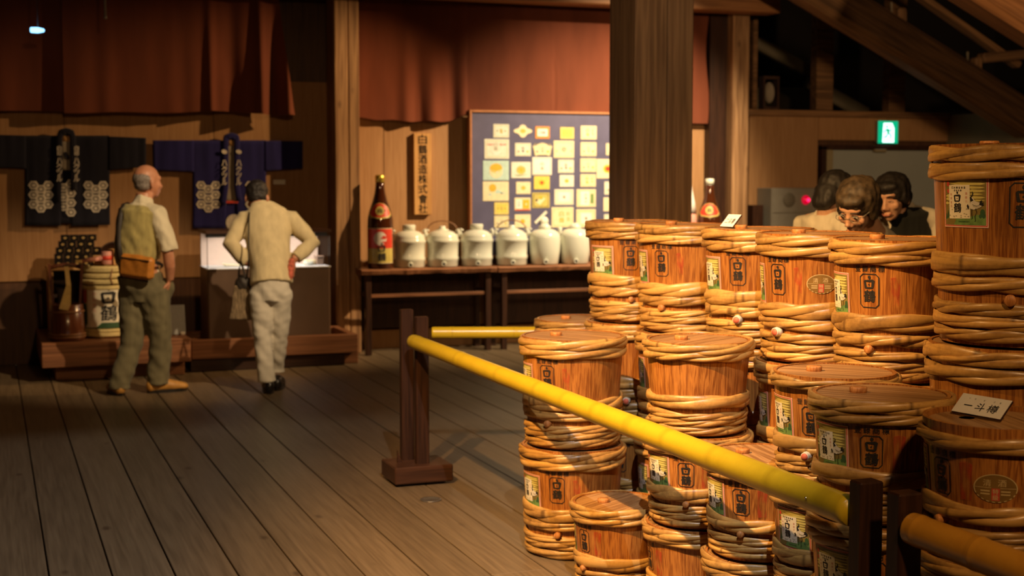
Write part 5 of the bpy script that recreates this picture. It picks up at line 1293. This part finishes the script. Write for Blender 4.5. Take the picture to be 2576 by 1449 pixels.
m = MB().span((-.09, -.05, 0), (.09, .05, .03)).span((-.09, -.05, .30), (.09, .05, .33)).span((-.09, -.045, .03), (-.07, .045, .30)).span((.07, -.045, .03), (.09, .045, .30)); m.build('lantern_frame', M['darkwood'], o)
# pane reflections high at the left, modelled as a glowing drop and bar
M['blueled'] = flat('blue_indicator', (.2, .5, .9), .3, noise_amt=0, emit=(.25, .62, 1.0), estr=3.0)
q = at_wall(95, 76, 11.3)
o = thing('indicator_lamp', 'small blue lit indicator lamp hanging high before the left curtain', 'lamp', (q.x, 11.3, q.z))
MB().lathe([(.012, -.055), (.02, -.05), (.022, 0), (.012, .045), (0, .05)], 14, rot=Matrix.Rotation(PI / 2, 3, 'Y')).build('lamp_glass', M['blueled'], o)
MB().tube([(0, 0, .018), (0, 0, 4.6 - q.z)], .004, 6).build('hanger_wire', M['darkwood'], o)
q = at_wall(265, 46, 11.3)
o = thing('hanging_rod', 'thin pale rod hanging high before the left curtain', 'rod', (q.x, 11.3, q.z))  # pale bar in place of a faint reflected line
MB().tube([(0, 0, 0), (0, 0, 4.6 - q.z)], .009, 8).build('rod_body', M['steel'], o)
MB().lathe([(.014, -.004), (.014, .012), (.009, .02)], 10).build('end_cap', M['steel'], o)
# floor cover and name cards
q = at_height(1084, 1257)
o = tag(MB().lathe([(.052, 0), (.05, .004), (.038, .0045), (.036, .002), (0, .003)], 30).build('floor_cover', flat('dull_steel', (.18, .16, .13), .35, .6, noise_amt=.1), None, (q.x, q.y, -.0005)), 'small round metal cover set in the floor by the post block', 'cover')
def tilt_card(label, bl, br, tr, tl, draw, th=.006):
    bl, br, tr, tl = map(Vector, (bl, br, tr, tl)); c = (bl + br) / 2
    U = (br - bl).normalized(); N_ = U.cross(tl - bl).normalized(); V = ((tl - bl) - U * (tl - bl).dot(U)).normalized(); wd = (br - bl).length; ht = (tl - bl).dot(V)
    o = thing('name_card', label, 'card', c)
    if N_.z < 0: N_ = -N_
    def P(u, v, l=0): return U * u + V * v + N_ * l
    vs = [P(-wd / 2, 0), P(wd / 2, 0), P(wd / 2, ht), P(-wd / 2, ht)]; vs += [v - N_ * th for v in vs]
    MB().add(vs, [(0, 1, 2, 3)], 0).add(vs, [(7, 6, 5, 4), (0, 4, 5, 1), (1, 5, 6, 2), (2, 6, 7, 3), (3, 7, 4, 0)], 1).build('card_plate', [M['white'], M['darkwood']], o)
    # a thin prop behind keeps it tilted
    top = P(0, ht * .9) - N_ * th; gz = -(N_ * 0).z
    foot = Vector((top.x, top.y, .001)); MB().tube([top, foot], .004, 6).build('prop', M['darkwood'], o)
    t = Art(); draw(t, wd, ht)
    link('lettering', t.mesh('lettering', [M['ink']], lambda u, v, l: tuple(P(u, v, .0006))), o)
    return o
zl = 3 * (hS + .003) - .003 - .012 + .004
def nd(t, w_, h_):
    for ch, u, s in (('一', -.25, .2), ('斗', 0, .22), ('樽', .25, .24)): t.text(ch, u * w_, h_ * .42, w_ * s * .85, h_ * (.05 if ch == '一' else .42), 0, 1, .008)
    for ch, u in (('い', -.30), ('っ', -.19), ('と', .0), ('だ', .2), ('る', .32)): t.text(ch, u * w_, h_ * .78, w_ * .03, h_ * .075, 0, 1)
pB = at_height(2393, 1033, zl + .009); pR = at_height(2516, 1055, zl + .009); zq = zl + .055
pU = (pR - pB).normalized(); pV = Vector((-pU.y, pU.x, 0)) * .042 + Vector((0, 0, .040))
tilt_card('white name card with black brush characters tilted on the nearest barrel lid', pB, pR, pR + pV, pB + pV, nd)
zc_ = 3 * (hB + .003) - .003 + .0
cc = at_height(1816, 570, zc_ + .008)
dv = Vector((math.sin(YAW), math.cos(YAW), 0)); rv = Vector((math.cos(YAW), -math.sin(YAW), 0))
b0 = cc + dv * .05; b1 = b0 + rv * .036 - dv * .08
up_ = rv * .036 + dv * .0162 + Vector((0, 0, .046))
def nd2(t, w_, h_):
    for ch, u in (('二', -.25), ('斗', 0), ('樽', .25)): t.text(ch, u * w_, h_ * .45, w_ * .2, h_ * (.3 if ch == '二' else .45), 0, 1, .008)
tilt_card('white name card seen nearly edge-on on a lid in the back row', b0, b1, b1 + up_, b0 + up_, nd2)

# ================================================================== PEOPLE
def skin_mat(name, c):
    m, nt, b = nodes_of(name); N, L = nt.nodes, nt.links
    tc = N.new('ShaderNodeTexCoord'); n = N.new('ShaderNodeTexNoise'); n.inputs['Scale'].default_value = 22; n.inputs['Detail'].default_value = 4
    r = N.new('ShaderNodeValToRGB'); r.color_ramp.elements[0].position = .3; r.color_ramp.elements[1].position = .7
    r.color_ramp.elements[0].color = (c[0] * .85, c[1] * .75, c[2] * .7, 1); r.color_ramp.elements[1].color = (*c, 1)
    L.new(tc.outputs['Object'], n.inputs[0]); L.new(n.outputs['Fac'], r.inputs[0]); L.new(r.outputs[0], b.inputs['Base Color'])
    b.inputs['Roughness'].default_value = .45; b.inputs['Subsurface Weight'].default_value = .08; b.inputs['Subsurface Radius'].default_value = (.01, .004, .002)
    return m
M['skin'] = skin_mat('tanned_skin', (.56, .27, .16)); M['skin2'] = skin_mat('light_skin', (.62, .36, .23))
M['hairgrey'] = flat('grey_cropped_hair', (.22, .19, .17), .7, noise_amt=.45, scale=90)
M['hairblack'] = flat('black_hair', (.012, .009, .008), .62, noise_amt=.5, scale=60)
M['hairbrown'] = flat('brown_hair', (.05, .032, .016), .62, noise_amt=.55, scale=45)
M['vest'] = cloth('khaki_vest', (.40, .34, .13), .9, .3, 9, 240, .2)
M['shirt'] = cloth('cream_shirt', (.66, .60, .44), .85, .08, 6, 240, .1)
M['olive_t'] = cloth('olive_trousers', (.155, .135, .075), .85, .2, 7, 260, .1)
M['jacketc'] = cloth('cream_linen_jacket', (.62, .52, .31), .9, .12, 8, 220, .15)
M['white_t'] = cloth('off_white_trousers', (.60, .56, .47), .9, .1, 7, 240, .1)
M['tanshoe'] = flat('tan_leather', (.48, .24, .05), .5, noise_amt=.15)
M['blackshoe'] = flat('black_leather', (.012, .010, .009), .3, noise_amt=.2)
M['bagorange'] = flat('orange_tan_leather', (.56, .22, .035), .42, noise_amt=.14, scale=40)
M['strap'] = flat('dark_strap', (.02, .014, .01), .6, noise_amt=.2)
M['plaid'] = cloth('brown_plaid_cloth', (.20, .145, .085), .9, .55, 34, 200, .1)
M['blackvest'] = cloth('black_vest_cloth', (.012, .013, .012), .9, .3, 8, 240, .1)
M['blouse'] = cloth('white_blouse', (.62, .56, .44), .9, .1, 8, 240, .1)
M['greytrouser'] = cloth('dark_trousers', (.03, .028, .03), .9, .2, 8, 240, .1)
M['eyewhite'] = flat('eye_white', (.65, .62, .58), .3, noise_amt=0); M['eyedark'] = flat('dark_iris', (.015, .01, .008), .2, noise_amt=0)
M['lip'] = flat('lip', (.42, .14, .10), .45, noise_amt=.05)
M['lens'] = gm
def remeshed(mb, voxel, name, mat, parent, smooth=4, disp=None, loc=None):
    me = mb.mesh(name, mat); o = bpy.data.objects.new(name, me); COL.objects.link(o)
    r = o.modifiers.new('r', 'REMESH'); r.mode = 'VOXEL'; r.voxel_size = voxel; r.use_smooth_shade = True
    s = o.modifiers.new('s', 'SMOOTH'); s.factor = .5; s.iterations = smooth
    dg = bpy.context.evaluated_depsgraph_get(); ev = o.evaluated_get(dg)
    m2 = bpy.data.meshes.new_from_object(ev); o.modifiers.clear(); o.data = m2; bpy.data.meshes.remove(me); m2.name = name
    if disp:
        ns = [v.normal.copy() for v in m2.vertices]
        for v, n in zip(m2.vertices, ns): v.co = v.co + n * disp(v.co)
    for p in m2.polygons: p.use_smooth = True
    if not m2.materials: m2.materials.append(mat)
    o.parent = parent
    return o
def folds(amp, sx=14, sz=22, seed=0.0):
    def f(c): return amp * (noise.noise((c.x * sx + seed, c.y * sx, c.z * sz + c.x * 14)) + .5 * noise.noise((c.x * sx * 2.3, c.y * sx * 2.3 + seed, c.z * sz * 1.7)))
    return f
def head_xf(c, face, tilt_up=(0, 0, 1)):
    f = Vector(face).normalized(); u = Vector(tilt_up); u = (u - f * u.dot(f)).normalized(); r = f.cross(u)
    m = Matrix((r, f, u)).transposed().to_4x4(); m.translation = Vector(c); return m
def add_xf(dst, src, mt):
    dst.add([mt @ Vector(v) for v in src.v], src.f, 0, True)
def head_mb(s=1.0, jaw=1.0):
    """head centred at its middle, face towards +Y"""
    h = MB()
    h.ball((0, -.018, .030), (.074 * s, .092 * s, .086 * s)); h.ball((0, .022, -.022), (.062 * jaw * s, .070 * s, .082 * s)); h.ball((0, .040, -.075), (.040 * jaw * s, .042 * s, .034 * s))
    h.ball((0, .066, -.088), (.022 * s, .018 * s, .018 * s)); h.ball((0, .060, .030), (.056 * s, .028 * s, .022 * s))
    h.tube([(0, .082, .014), (0, .098, -.016), (0, .108, -.034)], [.0085, .0105, .0135], 8); h.ball((.012, .094, -.036), .0095); h.ball((-.012, .094, -.036), .0095)
    for x in (-1, 1):
        h.ball((x * .042, .064, -.024), (.020, .018, .022)); h.ball((x * .077, -.012, -.012), (.010, .018, .031), rot=Matrix.Rotation(x * .35, 3, 'Z')); h.ball((x * .079, -.010, -.035), (.008, .010, .012))
    h.ball((0, .088, -.062), (.022, .010, .007)); h.ball((0, .086, -.070), (.019, .010, .007))
    return h
def face_parts(parent, mt, skin=None, closed=False, mouth='m'):
    for x in (-1, 1):
        if not closed:
            e = MB(); add_xf(e, MB().ball((x * .031, .082, .006), (.0135, .007, .0068), 0, 12, 8), mt); e.build('eye_white', M['eyewhite'], parent)
            e = MB(); add_xf(e, MB().ball((x * .031, .0875, .0045), (.0058, .003, .0058), 0, 10, 6), mt); e.build('iris', M['eyedark'], parent)
        e = MB(); add_xf(e, MB().tube([(x * .017, .0885, .0125), (x * .031, .0895, .0145), (x * .046, .0825, .0105)] if not closed else [(x * .018, .089, .004), (x * .032, .0905, .006), (x * .046, .083, .002)], .0016, 6), mt); e.build('eyelid', M['eyedark'], parent)
        e = MB(); add_xf(e, MB().tube([(x * .014, .0885, .026), (x * .032, .090, .031), (x * .052, .078, .026)], [.0022, .0032, .0015], 6), mt); e.build('eyebrow', M['hairblack'], parent)
    e = MB()
    if mouth == 'smile': add_xf(e, MB().tube([(-.027, .084, -.058), (-.012, .096, -.066), (.012, .096, -.066), (.027, .084, -.058)], [.002, .0045, .0045, .002], 8), mt)
    else: add_xf(e, MB().tube([(-.020, .089, -.066), (0, .099, -.065), (.020, .089, -.066)], [.002, .005, .002], 8), mt)
    e.build('lips', M['lip'], parent)
def hand_mb(wrist, d, palm_n, side, curl=.5, s=1.0):
    """palm with four bent fingers of unequal length and a thumb from the side of the palm"""
    h = MB(); d = Vector(d).normalized(); n = Vector(palm_n); n = (n - d * n.dot(d)).normalized(); x = d.cross(n) * side; w0 = Vector(wrist)
    pc = w0 + d * .05 * s
    R3 = Matrix((x, d, n)).transposed()
    h.ball(pc, (.040 * s, .050 * s, .015 * s), rot=R3); h.ball(pc + d * .018 * s, (.041 * s, .03 * s, .0135 * s), rot=R3)
    for i, (off, ln) in enumerate(((-.031, .062), (-.0105, .074), (.0105, .070), (.030, .056))):
        p = pc + x * off * s + d * .038 * s; pts = [p - d * .012]; a = .12; q = p.copy()
        for k in range(3):
            q = q + (d * math.cos(a) + n * math.sin(a)) * ln * s * (.45, .32, .23)[k]; pts.append(q.copy()); a += curl * .9
        h.tube(pts, [.0092 * s, .0088 * s, .008 * s, .0066 * s], 8)
    t0 = pc - x * .032 * s - d * .022 * s; h.tube([t0, t0 - x * .022 * s + d * .022 * s + n * .008, t0 - x * .030 * s + d * .048 * s + n * .018 * s], [.0125 * s, .0105 * s, .008 * s], 8)
    return h
def figure(name_label, px0, Z, py_floor):
    p = at_height(px0, py_floor, 0) if Z is None else at_depth(px0, 600, Z)
    b = math.atan2(p.x, p.y)
    return thing('person', name_label, 'person', (p.x, p.y, 0), -b)

# ---------------- older man in a khaki vest, seen from behind
S1 = 352.0
def q1(px, py, d): return Vector(((px - 360) / S1, d, 1.52 - (py - 448) / S1))
man = figure('grey-haired man in khaki vest and olive trousers, hand in pocket, watching the wall', 360, None, 988)
fR = Vector((.80, -.60, 0)); fF = Vector((.60, .80, 0))
mh_ = head_xf(q1(383, 457, .05), (.86, .50, -.06))
body = MB(); add_xf(body, head_mb(1.02), mh_)
body.tube([q1(374, 487, .03), q1(370, 520, .01)], [.058, .066], 16)
body.tube([q1(366, 515, .0), q1(362, 545, 0), q1(356, 600, 0), q1(352, 650, 0), q1(360, 700, 0)], [(.10, .075), (.165, .10), (.155, .112), (.145, .115), (.155, .115)], 20, upv=fR)
shR, elR, wrR = q1(404, 536, -.09), q1(426, 632, -.13), q1(430, 700, -.07)
shL, elL, wrL = q1(330, 533, .12), q1(326, 622, .26), q1(350, 652, .36)
body.tube([q1(366, 530, 0), shR, q1(416, 585, -.12), elR, q1(430, 664, -.11), wrR], [.06, .056, .047, .040, .039, .028], 14)
body.tube([q1(360, 530, 0), shL, q1(328, 580, .20), elL, q1(338, 640, .31), wrL], [.06, .056, .047, .040, .037, .028], 14)
add_xf(body, hand_mb(wrR, (-.25, .12, -1), (-1, .4, 0), 1, .35), Matrix()); add_xf(body, hand_mb(wrL, (.6, .5, -.25), (.2, -.6, -.6), -1, .7), Matrix())
hipR, knR, anR = q1(392, 735, -.045), q1(404, 848, -.03), q1(396, 958, .0)
hipL, knL, anL = q1(343, 735, .045), q1(336, 850, -.02), q1(304, 962, -.06)
for h_, k_, a_2 in ((hipR, knR, anR), (hipL, knL, anL)): body.tube([q1(368, 715, 0), h_, (h_ + k_) / 2, k_, (k_ * .55 + a_2 * .45), a_2], [.09, .078, .064, .050, .046, .034], 14)
shoeR = (q1(378, 978, -.02), Vector((.98, .25, 0))); shoeL = (q1(306, 978, -.10), Vector((-.28, .96, 0)))
for (hp, d) in (shoeR, shoeL):
    hz = Vector((hp.x, hp.y, .045)); body.tube([hz, hz + d * .10, hz + d * .19 + Vector((0, 0, -.012))], [.036, .04, .028], 10)
remeshed(body, .0075, 'body', M['skin'], man, 3)
hr = MB(); add_xf(hr, MB().ball((0, -.040, .016), (.0775, .078, .066)).ball((0, -.045, -.028), (.068, .058, .045)), mh_)
ho = remeshed(hr, .006, 'hair', M['hairgrey'], man, 2, lambda c: .002 * noise.noise(c * 60))
sh = MB(); sh.tube([q1(366, 512, 0), q1(364, 530, 0), q1(358, 600, 0), q1(352, 655, 0), q1(360, 698, 0)], [(.085, .07), (.150, .098), (.150, .110), (.145, .115), (.152, .116)], 22, upv=fR)
sh.tube([q1(374, 527, 0), shR, q1(416, 580, -.12), q1(426, 612, -.13), q1(428, 626, -.13)], [.068, .066, .066, .068, .068], 16); sh.tube([q1(355, 529, 0), shL, q1(328, 580, .20), q1(326, 615, .25)], [.062, .060, .060, .060], 16)
sh.tube([q1(373, 497, .02), q1(369, 516, .0)], [.062, .075], 16)
remeshed(sh, .0075, 'shirt', M['shirt'], man, 3, folds(.006, 16, 16, 3))
vs_ = MB(); vs_.tube([q1(367, 516, 0), q1(365, 530, 0), q1(360, 570, 0), q1(356, 610, 0), q1(352, 640, 0), q1(354, 655, 0)], [(.125, .086), (.180, .122), (.180, .134), (.176, .138), (.174, .136), (.165, .130)], 24, upv=fR)
remeshed(vs_, .0075, 'vest', M['vest'], man, 4, folds(.008, 12, 13, 9))
tr = MB()
for h_, k_, a_2 in ((hipR, knR, anR), (hipL, knL, anL)): tr.tube([q1(364, 700, 0), h_, (h_ + k_) / 2, k_, (k_ + a_2) / 2, a_2 + Vector((0, 0, .02)), a_2 + Vector((0, 0, -.012))], [.118, .112, .100, .083, .078, .074, .077], 18)
tr.tube([q1(358, 686, 0), q1(362, 720, 0), q1(366, 752, 0)], [(.162, .124), (.165, .13), (.15, .12)], 22, upv=fR)
tr.ball(wrR + Vector((-.012, .02, -.06)), (.04, .03, .07))
remeshed(tr, .008, 'trousers', M['olive_t'], man, 3, folds(.010, 7, 13, 5))
def shoe(parent, hp, d, mat, ln=.27, sole=True):
    d = d.normalized(); r = Vector((d.y, -d.x, 0)); z0 = Vector((hp.x, hp.y, 0)); up = Vector((0, 0, 1))
    m = MB()
    m.tube([z0 - d * .01 + up * .045, z0 + d * ln * .3 + up * .055, z0 + d * ln * .6 + up * .042, z0 + d * ln * .9 + up * .034], [(.036, .04), (.042, .05), (.046, .04), (.036, .026)], 14, upv=r)
    m.ball(z0 + d * (ln * .86) + up * .034, (.04, .04, .026)); m.ball(z0 + d * .005 + up * .05, (.036, .038, .045))
    remeshed(m, .006, 'shoe', mat, parent, 2)
    s = MB(); n = 20; vs, fs = [], []
    for k in (0, .022):
        for i in range(n):
            a = 2 * PI * i / n; u = math.cos(a); v = math.sin(a); wd = .043 + .006 * u
            vs.append(z0 + d * (ln * .44 + u * ln * .53) + r * (v * wd) + up * k)
    for i in range(n): fs.append((i, (i + 1) % n, n + (i + 1) % n, n + i))
    fs += [tuple(reversed(range(n))), tuple(range(n, 2 * n))]
    s.add(vs, fs).build('sole', M['blackshoe'], parent)
shoe(man, *shoeR, M['tanshoe']); shoe(man, *shoeL, M['tanshoe'])
def world_at(root, v):
    return Matrix.Translation(root.location) @ Matrix.Rotation(root.rotation_euler[2], 4, 'Z') @ Vector(v)
# his waist bag with its strap is a thing of its own
wb_ = thing('waist_bag', 'orange tan leather bag worn at the back of the man in the khaki vest', 'bag', man.location + Vector((0, 0, 0)), man.rotation_euler[2])
bm_ = MB(); cb = q1(352, 664, -.155)
rot = Matrix((fR, fF, Vector((0, 0, 1)))).transposed() @ Matrix.Rotation(.10, 3, 'Y')
bm_.box(cb, (.275, .07, .165), rot, 0, .022)
remeshed(bm_, .006, 'bag_body', M['bagorange'], wb_, 3, folds(.004, 10, 10, 2))
MB().box(cb + rot @ Vector((0, -.037, .055)), (.25, .006, .008), rot, 0, .002).build('zip', M['strap'], wb_)
strap = [q1(314, 646, -.12), q1(310, 610, -.075), q1(311, 570, -.065), q1(316, 535, -.045), q1(324, 514, .0), q1(336, 511, .07)]
MB().tube(strap, [(.006, .018)] * len(strap), 8, upv=(0, -1, 0)).build('shoulder_strap', M['strap'], wb_)
MB().tube([q1(386, 650, -.19), q1(404, 656, -.15), q1(414, 664, -.07), q1(408, 672, .03)], [(.012, .003)] * 4, 8).build('waist_strap', M['strap'], wb_)

# ---------------- man in the cream jacket leaning over the case
S2 = 352.0
def q2(px, py, d): return Vector(((px - 680) / S2, d, 1.52 - (py - 448) / S2))
man2 = figure('man in cream jacket and white trousers leaning over the lit case, hands on hips', 680, None, 987)
XR = Vector((1, 0, 0))
mh2 = head_xf(q2(652, 498, .40), (-.10, .90, -.42), (0, .2, 1))
body = MB(); add_xf(body, head_mb(.98), mh2)
body.tube([q2(655, 512, .36), q2(662, 538, .27)], [.055, .065], 14)
body.tube([q2(668, 535, .25), q2(674, 565, .22), q2(682, 640, .10), q2(686, 700, .02), q2(684, 735, 0)], [(.12, .08), (.17, .10), (.14, .10), (.115, .09), (.10, .085)], 20, upv=XR)
sL, eL, wL = q2(618, 556, .24), q2(588, 612, .14), q2(632, 664, .12); sR, eR, wR = q2(742, 556, .24), q2(790, 612, .14), q2(742, 652, .06)
for a, b, c in ((sL, eL, wL), (sR, eR, wR)): body.tube([q2(676, 548, .24), a, (a + b) / 2, b, (b + c) / 2, c], [.06, .055, .046, .04, .037, .027], 14)
add_xf(body, hand_mb(wL, (.55, .35, -.75), (.6, .3, .1), -1, .5), Matrix()); add_xf(body, hand_mb(wR, (-.08, -.10, -1), (-1, .3, 0), 1, .45, 1.05), Matrix())
hL, kL, aL = q2(662, 740, .0), q2(663, 850, -.01), q2(672, 950, -.03); hR, kR, aR = q2(706, 740, .0), q2(703, 850, .05), q2(694, 935, .13)
for a, b, c in ((hL, kL, aL), (hR, kR, aR)): body.tube([q2(684, 725, 0), a, (a + b) / 2, b, (b * .55 + c * .45), c], [.085, .072, .060, .046, .042, .032], 14)
sh2 = (q2(678, 980, -.07), Vector((-.05, 1, 0))); sh3 = (q2(697, 970, .08), Vector((.12, 1, 0)))
for (hp, d) in (sh2, sh3):
    hz = Vector((hp.x, hp.y, .045)); body.tube([hz, hz + d * .10, hz + d * .18 + Vector((0, 0, -.012))], [.036, .04, .028], 10)
remeshed(body, .0075, 'body', M['skin'], man2, 3)
hr = MB(); add_xf(hr, MB().ball((0, -.030, .040), (.083, .092, .082)).ball((0, -.055, -.015), (.070, .055, .055)).ball((0, .045, .075), (.06, .05, .035)), mh2)
remeshed(hr, .006, 'hair', M['hairblack'], man2, 2, lambda c: .006 * noise.noise(c * 38))
jk = MB(); jk.tube([q2(664, 522, .28), q2(670, 540, .25), q2(676, 565, .225), q2(680, 610, .16), q2(684, 655, .09), q2(686, 690, .03), q2(687, 712, .01)], [(.10, .085), (.165, .105), (.182, .122), (.158, .125), (.146, .130), (.147, .138), (.150, .142)], 24, upv=XR)
jk.tube([q2(657, 516, .30), q2(663, 532, .27)], [.066, .085], 16)
for a, b, c in ((sL, eL, wL), (sR, eR, wR)): jk.tube([q2(678, 552, .24), a, (a + b) / 2, b, (b + c) / 2, c * .9 + b * .1], [.075, .072, .064, .060, .055, .047], 16)
remeshed(jk, .0075, 'jacket', M['jacketc'], man2, 3, folds(.006, 6, 8, 12))
tr = MB()
for a, b, c in ((hL, kL, aL), (hR, kR, aR)): tr.tube([q2(684, 715, 0), a, (a + b) / 2, b, (b + c) / 2, c + Vector((0, 0, .03)), c + Vector((0, 0, -.01))], [.098, .094, .080, .064, .060, .062, .067], 18)
tr.tube([q2(686, 690, .01), q2(685, 725, 0), q2(684, 752, 0)], [(.122, .108), (.134, .118), (.122, .110)], 22, upv=XR)
remeshed(tr, .008, 'trousers', M['white_t'], man2, 3, folds(.009, 6, 15, 21))
shoe(man2, *sh2, M['blackshoe'], .27); shoe(man2, *sh3, M['blackshoe'], .27)
hb = thing('shoulder_bag', 'brown plaid shoulder bag hanging at the left side of the man in the cream jacket', 'bag', man2.location, man2.rotation_euler[2])
cbg = q2(606, 750, .06)
g = MB(); g.add([cbg + Vector(v) for v in ((-.07, -.045, -.14), (.085, -.045, -.14), (.085, .045, -.14), (-.07, .045, -.14), (-.03, -.035, .10), (.075, -.035, .10), (.075, .035, .10), (-.03, .035, .10))], [(0, 1, 5, 4), (1, 2, 6, 5), (2, 3, 7, 6), (3, 0, 4, 7), (4, 5, 6, 7), (3, 2, 1, 0)])
remeshed(g, .007, 'bag_body', M['plaid'], hb, 5, folds(.008, 14, 9, 4))
g = MB().ball(cbg + Vector((.03, 0, .10)), (.062, .043, .075)); remeshed(g, .007, 'bag_top', M['strap'], hb, 3, folds(.005, 18, 18, 8))
MB().tube([cbg + Vector((.055, -.035, .15)), q2(632, 655, -.075), q2(632, 600, .005), q2(633, 560, .09), q2(634, 536, .16), q2(637, 526, .25), q2(640, 535, .33)], .0055, 8).build('long_strap', M['strap'], hb)
MB().tube([cbg + Vector((.0, -.02, .12)), q2(607, 680, .06), q2(612, 655, .07), q2(622, 690, .06), cbg + Vector((.06, .0, .15))], .008, 8).build('hand_strap', M['strap'], hb)
# red patterned handkerchief in his right hand
hk = thing('handkerchief', 'red patterned cloth held at the hip of the man in the cream jacket', 'cloth', man2.location, man2.rotation_euler[2])
g = MB(); g.tube([q2(738, 648, .02), q2(735, 668, -.02), q2(733, 690, -.03), q2(731, 702, -.03)], [(.012, .018), (.022, .024), (.026, .022), (.014, .015)], 12)
remeshed(g, .005, 'folded_cloth', flat('red_patterned_cloth', (.52, .12, .07), .8, noise_amt=.5, scale=60), hk, 2, folds(.004, 30, 30, 1))

# ---------------- three women behind the tall barrels
def woman(label, px, py, Z, face, up, sho_off, hair, top, vest=None, hairfn=None, turn=0.0, feat=None):
    S = FPX / Z; p = at_depth(px, py, Z); b = math.atan2(p.x, p.y)
    o = thing('person', label, 'person', (p.x, p.y, 0), -b); hz = p.z
    mt = head_xf((0, 0, hz), face, up)
    sx, sy, sz = sho_off; sc = Vector((sx, sy, hz + sz)); ct, st = math.cos(turn), math.sin(turn); Rr = Vector((ct, st, 0))
    pel = Vector((sx * 1.1, sy + .16, .86)); body = MB(); add_xf(body, head_mb(.95, .95), mt)
    nk = mt @ Vector((0, -.035, -.07)); body.tube([nk, sc * .7 + nk * .3, sc], [.046, .05, .06], 14)
    body.tube([sc, sc * .7 + pel * .3, sc * .4 + pel * .6, pel, pel - Vector((0, 0, .08))], [(.14, .075), (.155, .10), (.125, .09), (.16, .105), (.15, .10)], 18, upv=Rr)
    arms = []
    for s in (-1, 1):
        a = sc + Rr * s * .165 + Vector((0, 0, -.03)); e = a + Rr * s * .05 + Vector((0, .02, -.26)); w_2 = e + Vector((-s * .06, -.20, -.06)); arms.append((a, e, w_2))
        body.tube([sc, a, (a + e) / 2, e, (e + w_2) / 2, w_2], [.05, .046, .039, .034, .031, .023], 12); add_xf(body, hand_mb(w_2, (-s * .3, -.9, -.25), (0, 0, -1), s, .5, .88), Matrix())
        hp = pel + Rr * s * .08; kn = Vector((hp.x, hp.y + .02, .45)); an = Vector((hp.x, hp.y + .03, .08)); body.tube([pel, hp, (hp + kn) / 2, kn, an], [.10, .085, .07, .052, .034], 12)
        body.tube([an + Vector((0, 0, -.035)), an + Vector((0, -.13, -.05))], [.034, .026], 10)
    remeshed(body, .0065, 'body', M['skin2'], o, 2)
    t = MB(); t.tube([sc + Vector((0, 0, .03)), sc, sc * .7 + pel * .3, sc * .4 + pel * .6, pel], [(.085, .07), (.15, .09), (.168, .115), (.145, .11), (.165, .115)], 20, upv=Rr)
    for a, e, w_2 in arms: t.tube([sc, a, (a + e) / 2, e, (e + w_2) / 2], [.06, .062, .056, .05, .048], 14)
    t.tube([nk * .45 + sc * .55, sc + Vector((0, 0, .01))], [.058, .075], 14)
    remeshed(t, .007, 'blouse', M[top], o, 3, folds(.005, 14, 16, px))
    if vest:
        t = MB(); t.tube([sc + Vector((0, 0, .035)), sc + Vector((0, 0, .01)), sc * .7 + pel * .3, sc * .4 + pel * .6, pel], [(.09, .078), (.135, .102), (.168, .126), (.150, .12), (.168, .124)], 20, upv=Rr)
        remeshed(t, .007, 'vest', M[vest], o, 3, folds(.004, 12, 12, px + 5))
    tr = MB()
    for s in (-1, 1):
        hp = pel + Rr * s * .08; tr.tube([pel, hp, Vector((hp.x, hp.y + .02, .45)), Vector((hp.x, hp.y + .03, .09))], [.115, .105, .08, .075], 14)
        sp_ = Vector((hp.x, hp.y + .06, 0)); shoe(o, sp_, Vector((0, -1, 0)), M['blackshoe'], .235)
    remeshed(tr, .009, 'trousers', M['greytrouser'], o, 3)
    hm = MB(); add_xf(hm, hairfn(), mt); remeshed(hm, .006, 'hair', M[hair], o, 2, lambda c: .005 * noise.noise((c.x * 45, c.y * 45, c.z * 18)))
    if feat: feat(o, mt)
    return o, mt, sc
def bob(fr=.045, side=.06, low=-.06, vol=1.0):
    def f():
        m = MB().ball((0, -.022, .040), (.090 * vol, .100 * vol, .084 * vol)).ball((0, -.060, -.015), (.080 * vol, .060, .070))
        m.ball((0, fr, .072), (.066, .048, .030))
        for x in (-1, 1): m.ball((x * .074, -.004, .004), (.021, .042, .058 + side * .1))
        return m
    return f
def specs(o, mt):
    face_parts(o, mt)
    for x in (-1, 1):
        e = MB(); add_xf(e, MB().tube([(x * .032 + .021 * math.cos(2 * PI * i / 20), .098, .003 + .015 * math.sin(2 * PI * i / 20)) for i in range(21)], .0013, 6, cap=False), mt); e.build('glasses_rim', M['steel'], o)
        e = MB(); add_xf(e, MB().tube([(x * .053, .097, .006), (x * .076, .04, .010), (x * .083, -.01, .004)], .0012, 6), mt); e.build('glasses_arm', M['steel'], o)
    e = MB(); add_xf(e, MB().tube([(-.012, .099, .006), (0, .103, .008), (.012, .099, .006)], .0012, 6), mt); e.build('glasses_bridge', M['steel'], o)
def smile(o, mt): face_parts(o, mt, closed=True, mouth='smile')
woman('brown-haired woman with thin glasses bending forward, head in the middle of the three', 2157, 520, 6.0, (-.42, -.72, -.55), (-.05, -.35, 1), (.12, .22, -.19), 'hairbrown', 'blouse', 'blackvest', bob(.048, .06, -.06, 1.06), .15, specs)
woman('smiling black-haired woman in black vest and white blouse, right of the glasses wearer', 2243, 497, 7.1, (-.36, -.86, -.28), (-.15, -.15, 1), (.06, .12, -.085), 'hairblack', 'blouse', 'blackvest', bob(.046, -.14, -.06, 1.06), .35, smile)
def napehair():
    return bob(.040, .10, -.08, .97)().ball((0, -.070, -.055), (.066, .045, .055))
woman('black-haired woman in white blouse with face hidden, left of the glasses wearer', 2106, 492, 6.85, (.66, .55, -.40), (.15, .1, 1), (-.05, .0, -.125), 'hairblack', 'blouse', None, napehair, -.85, lambda o, mt: face_parts(o, mt))
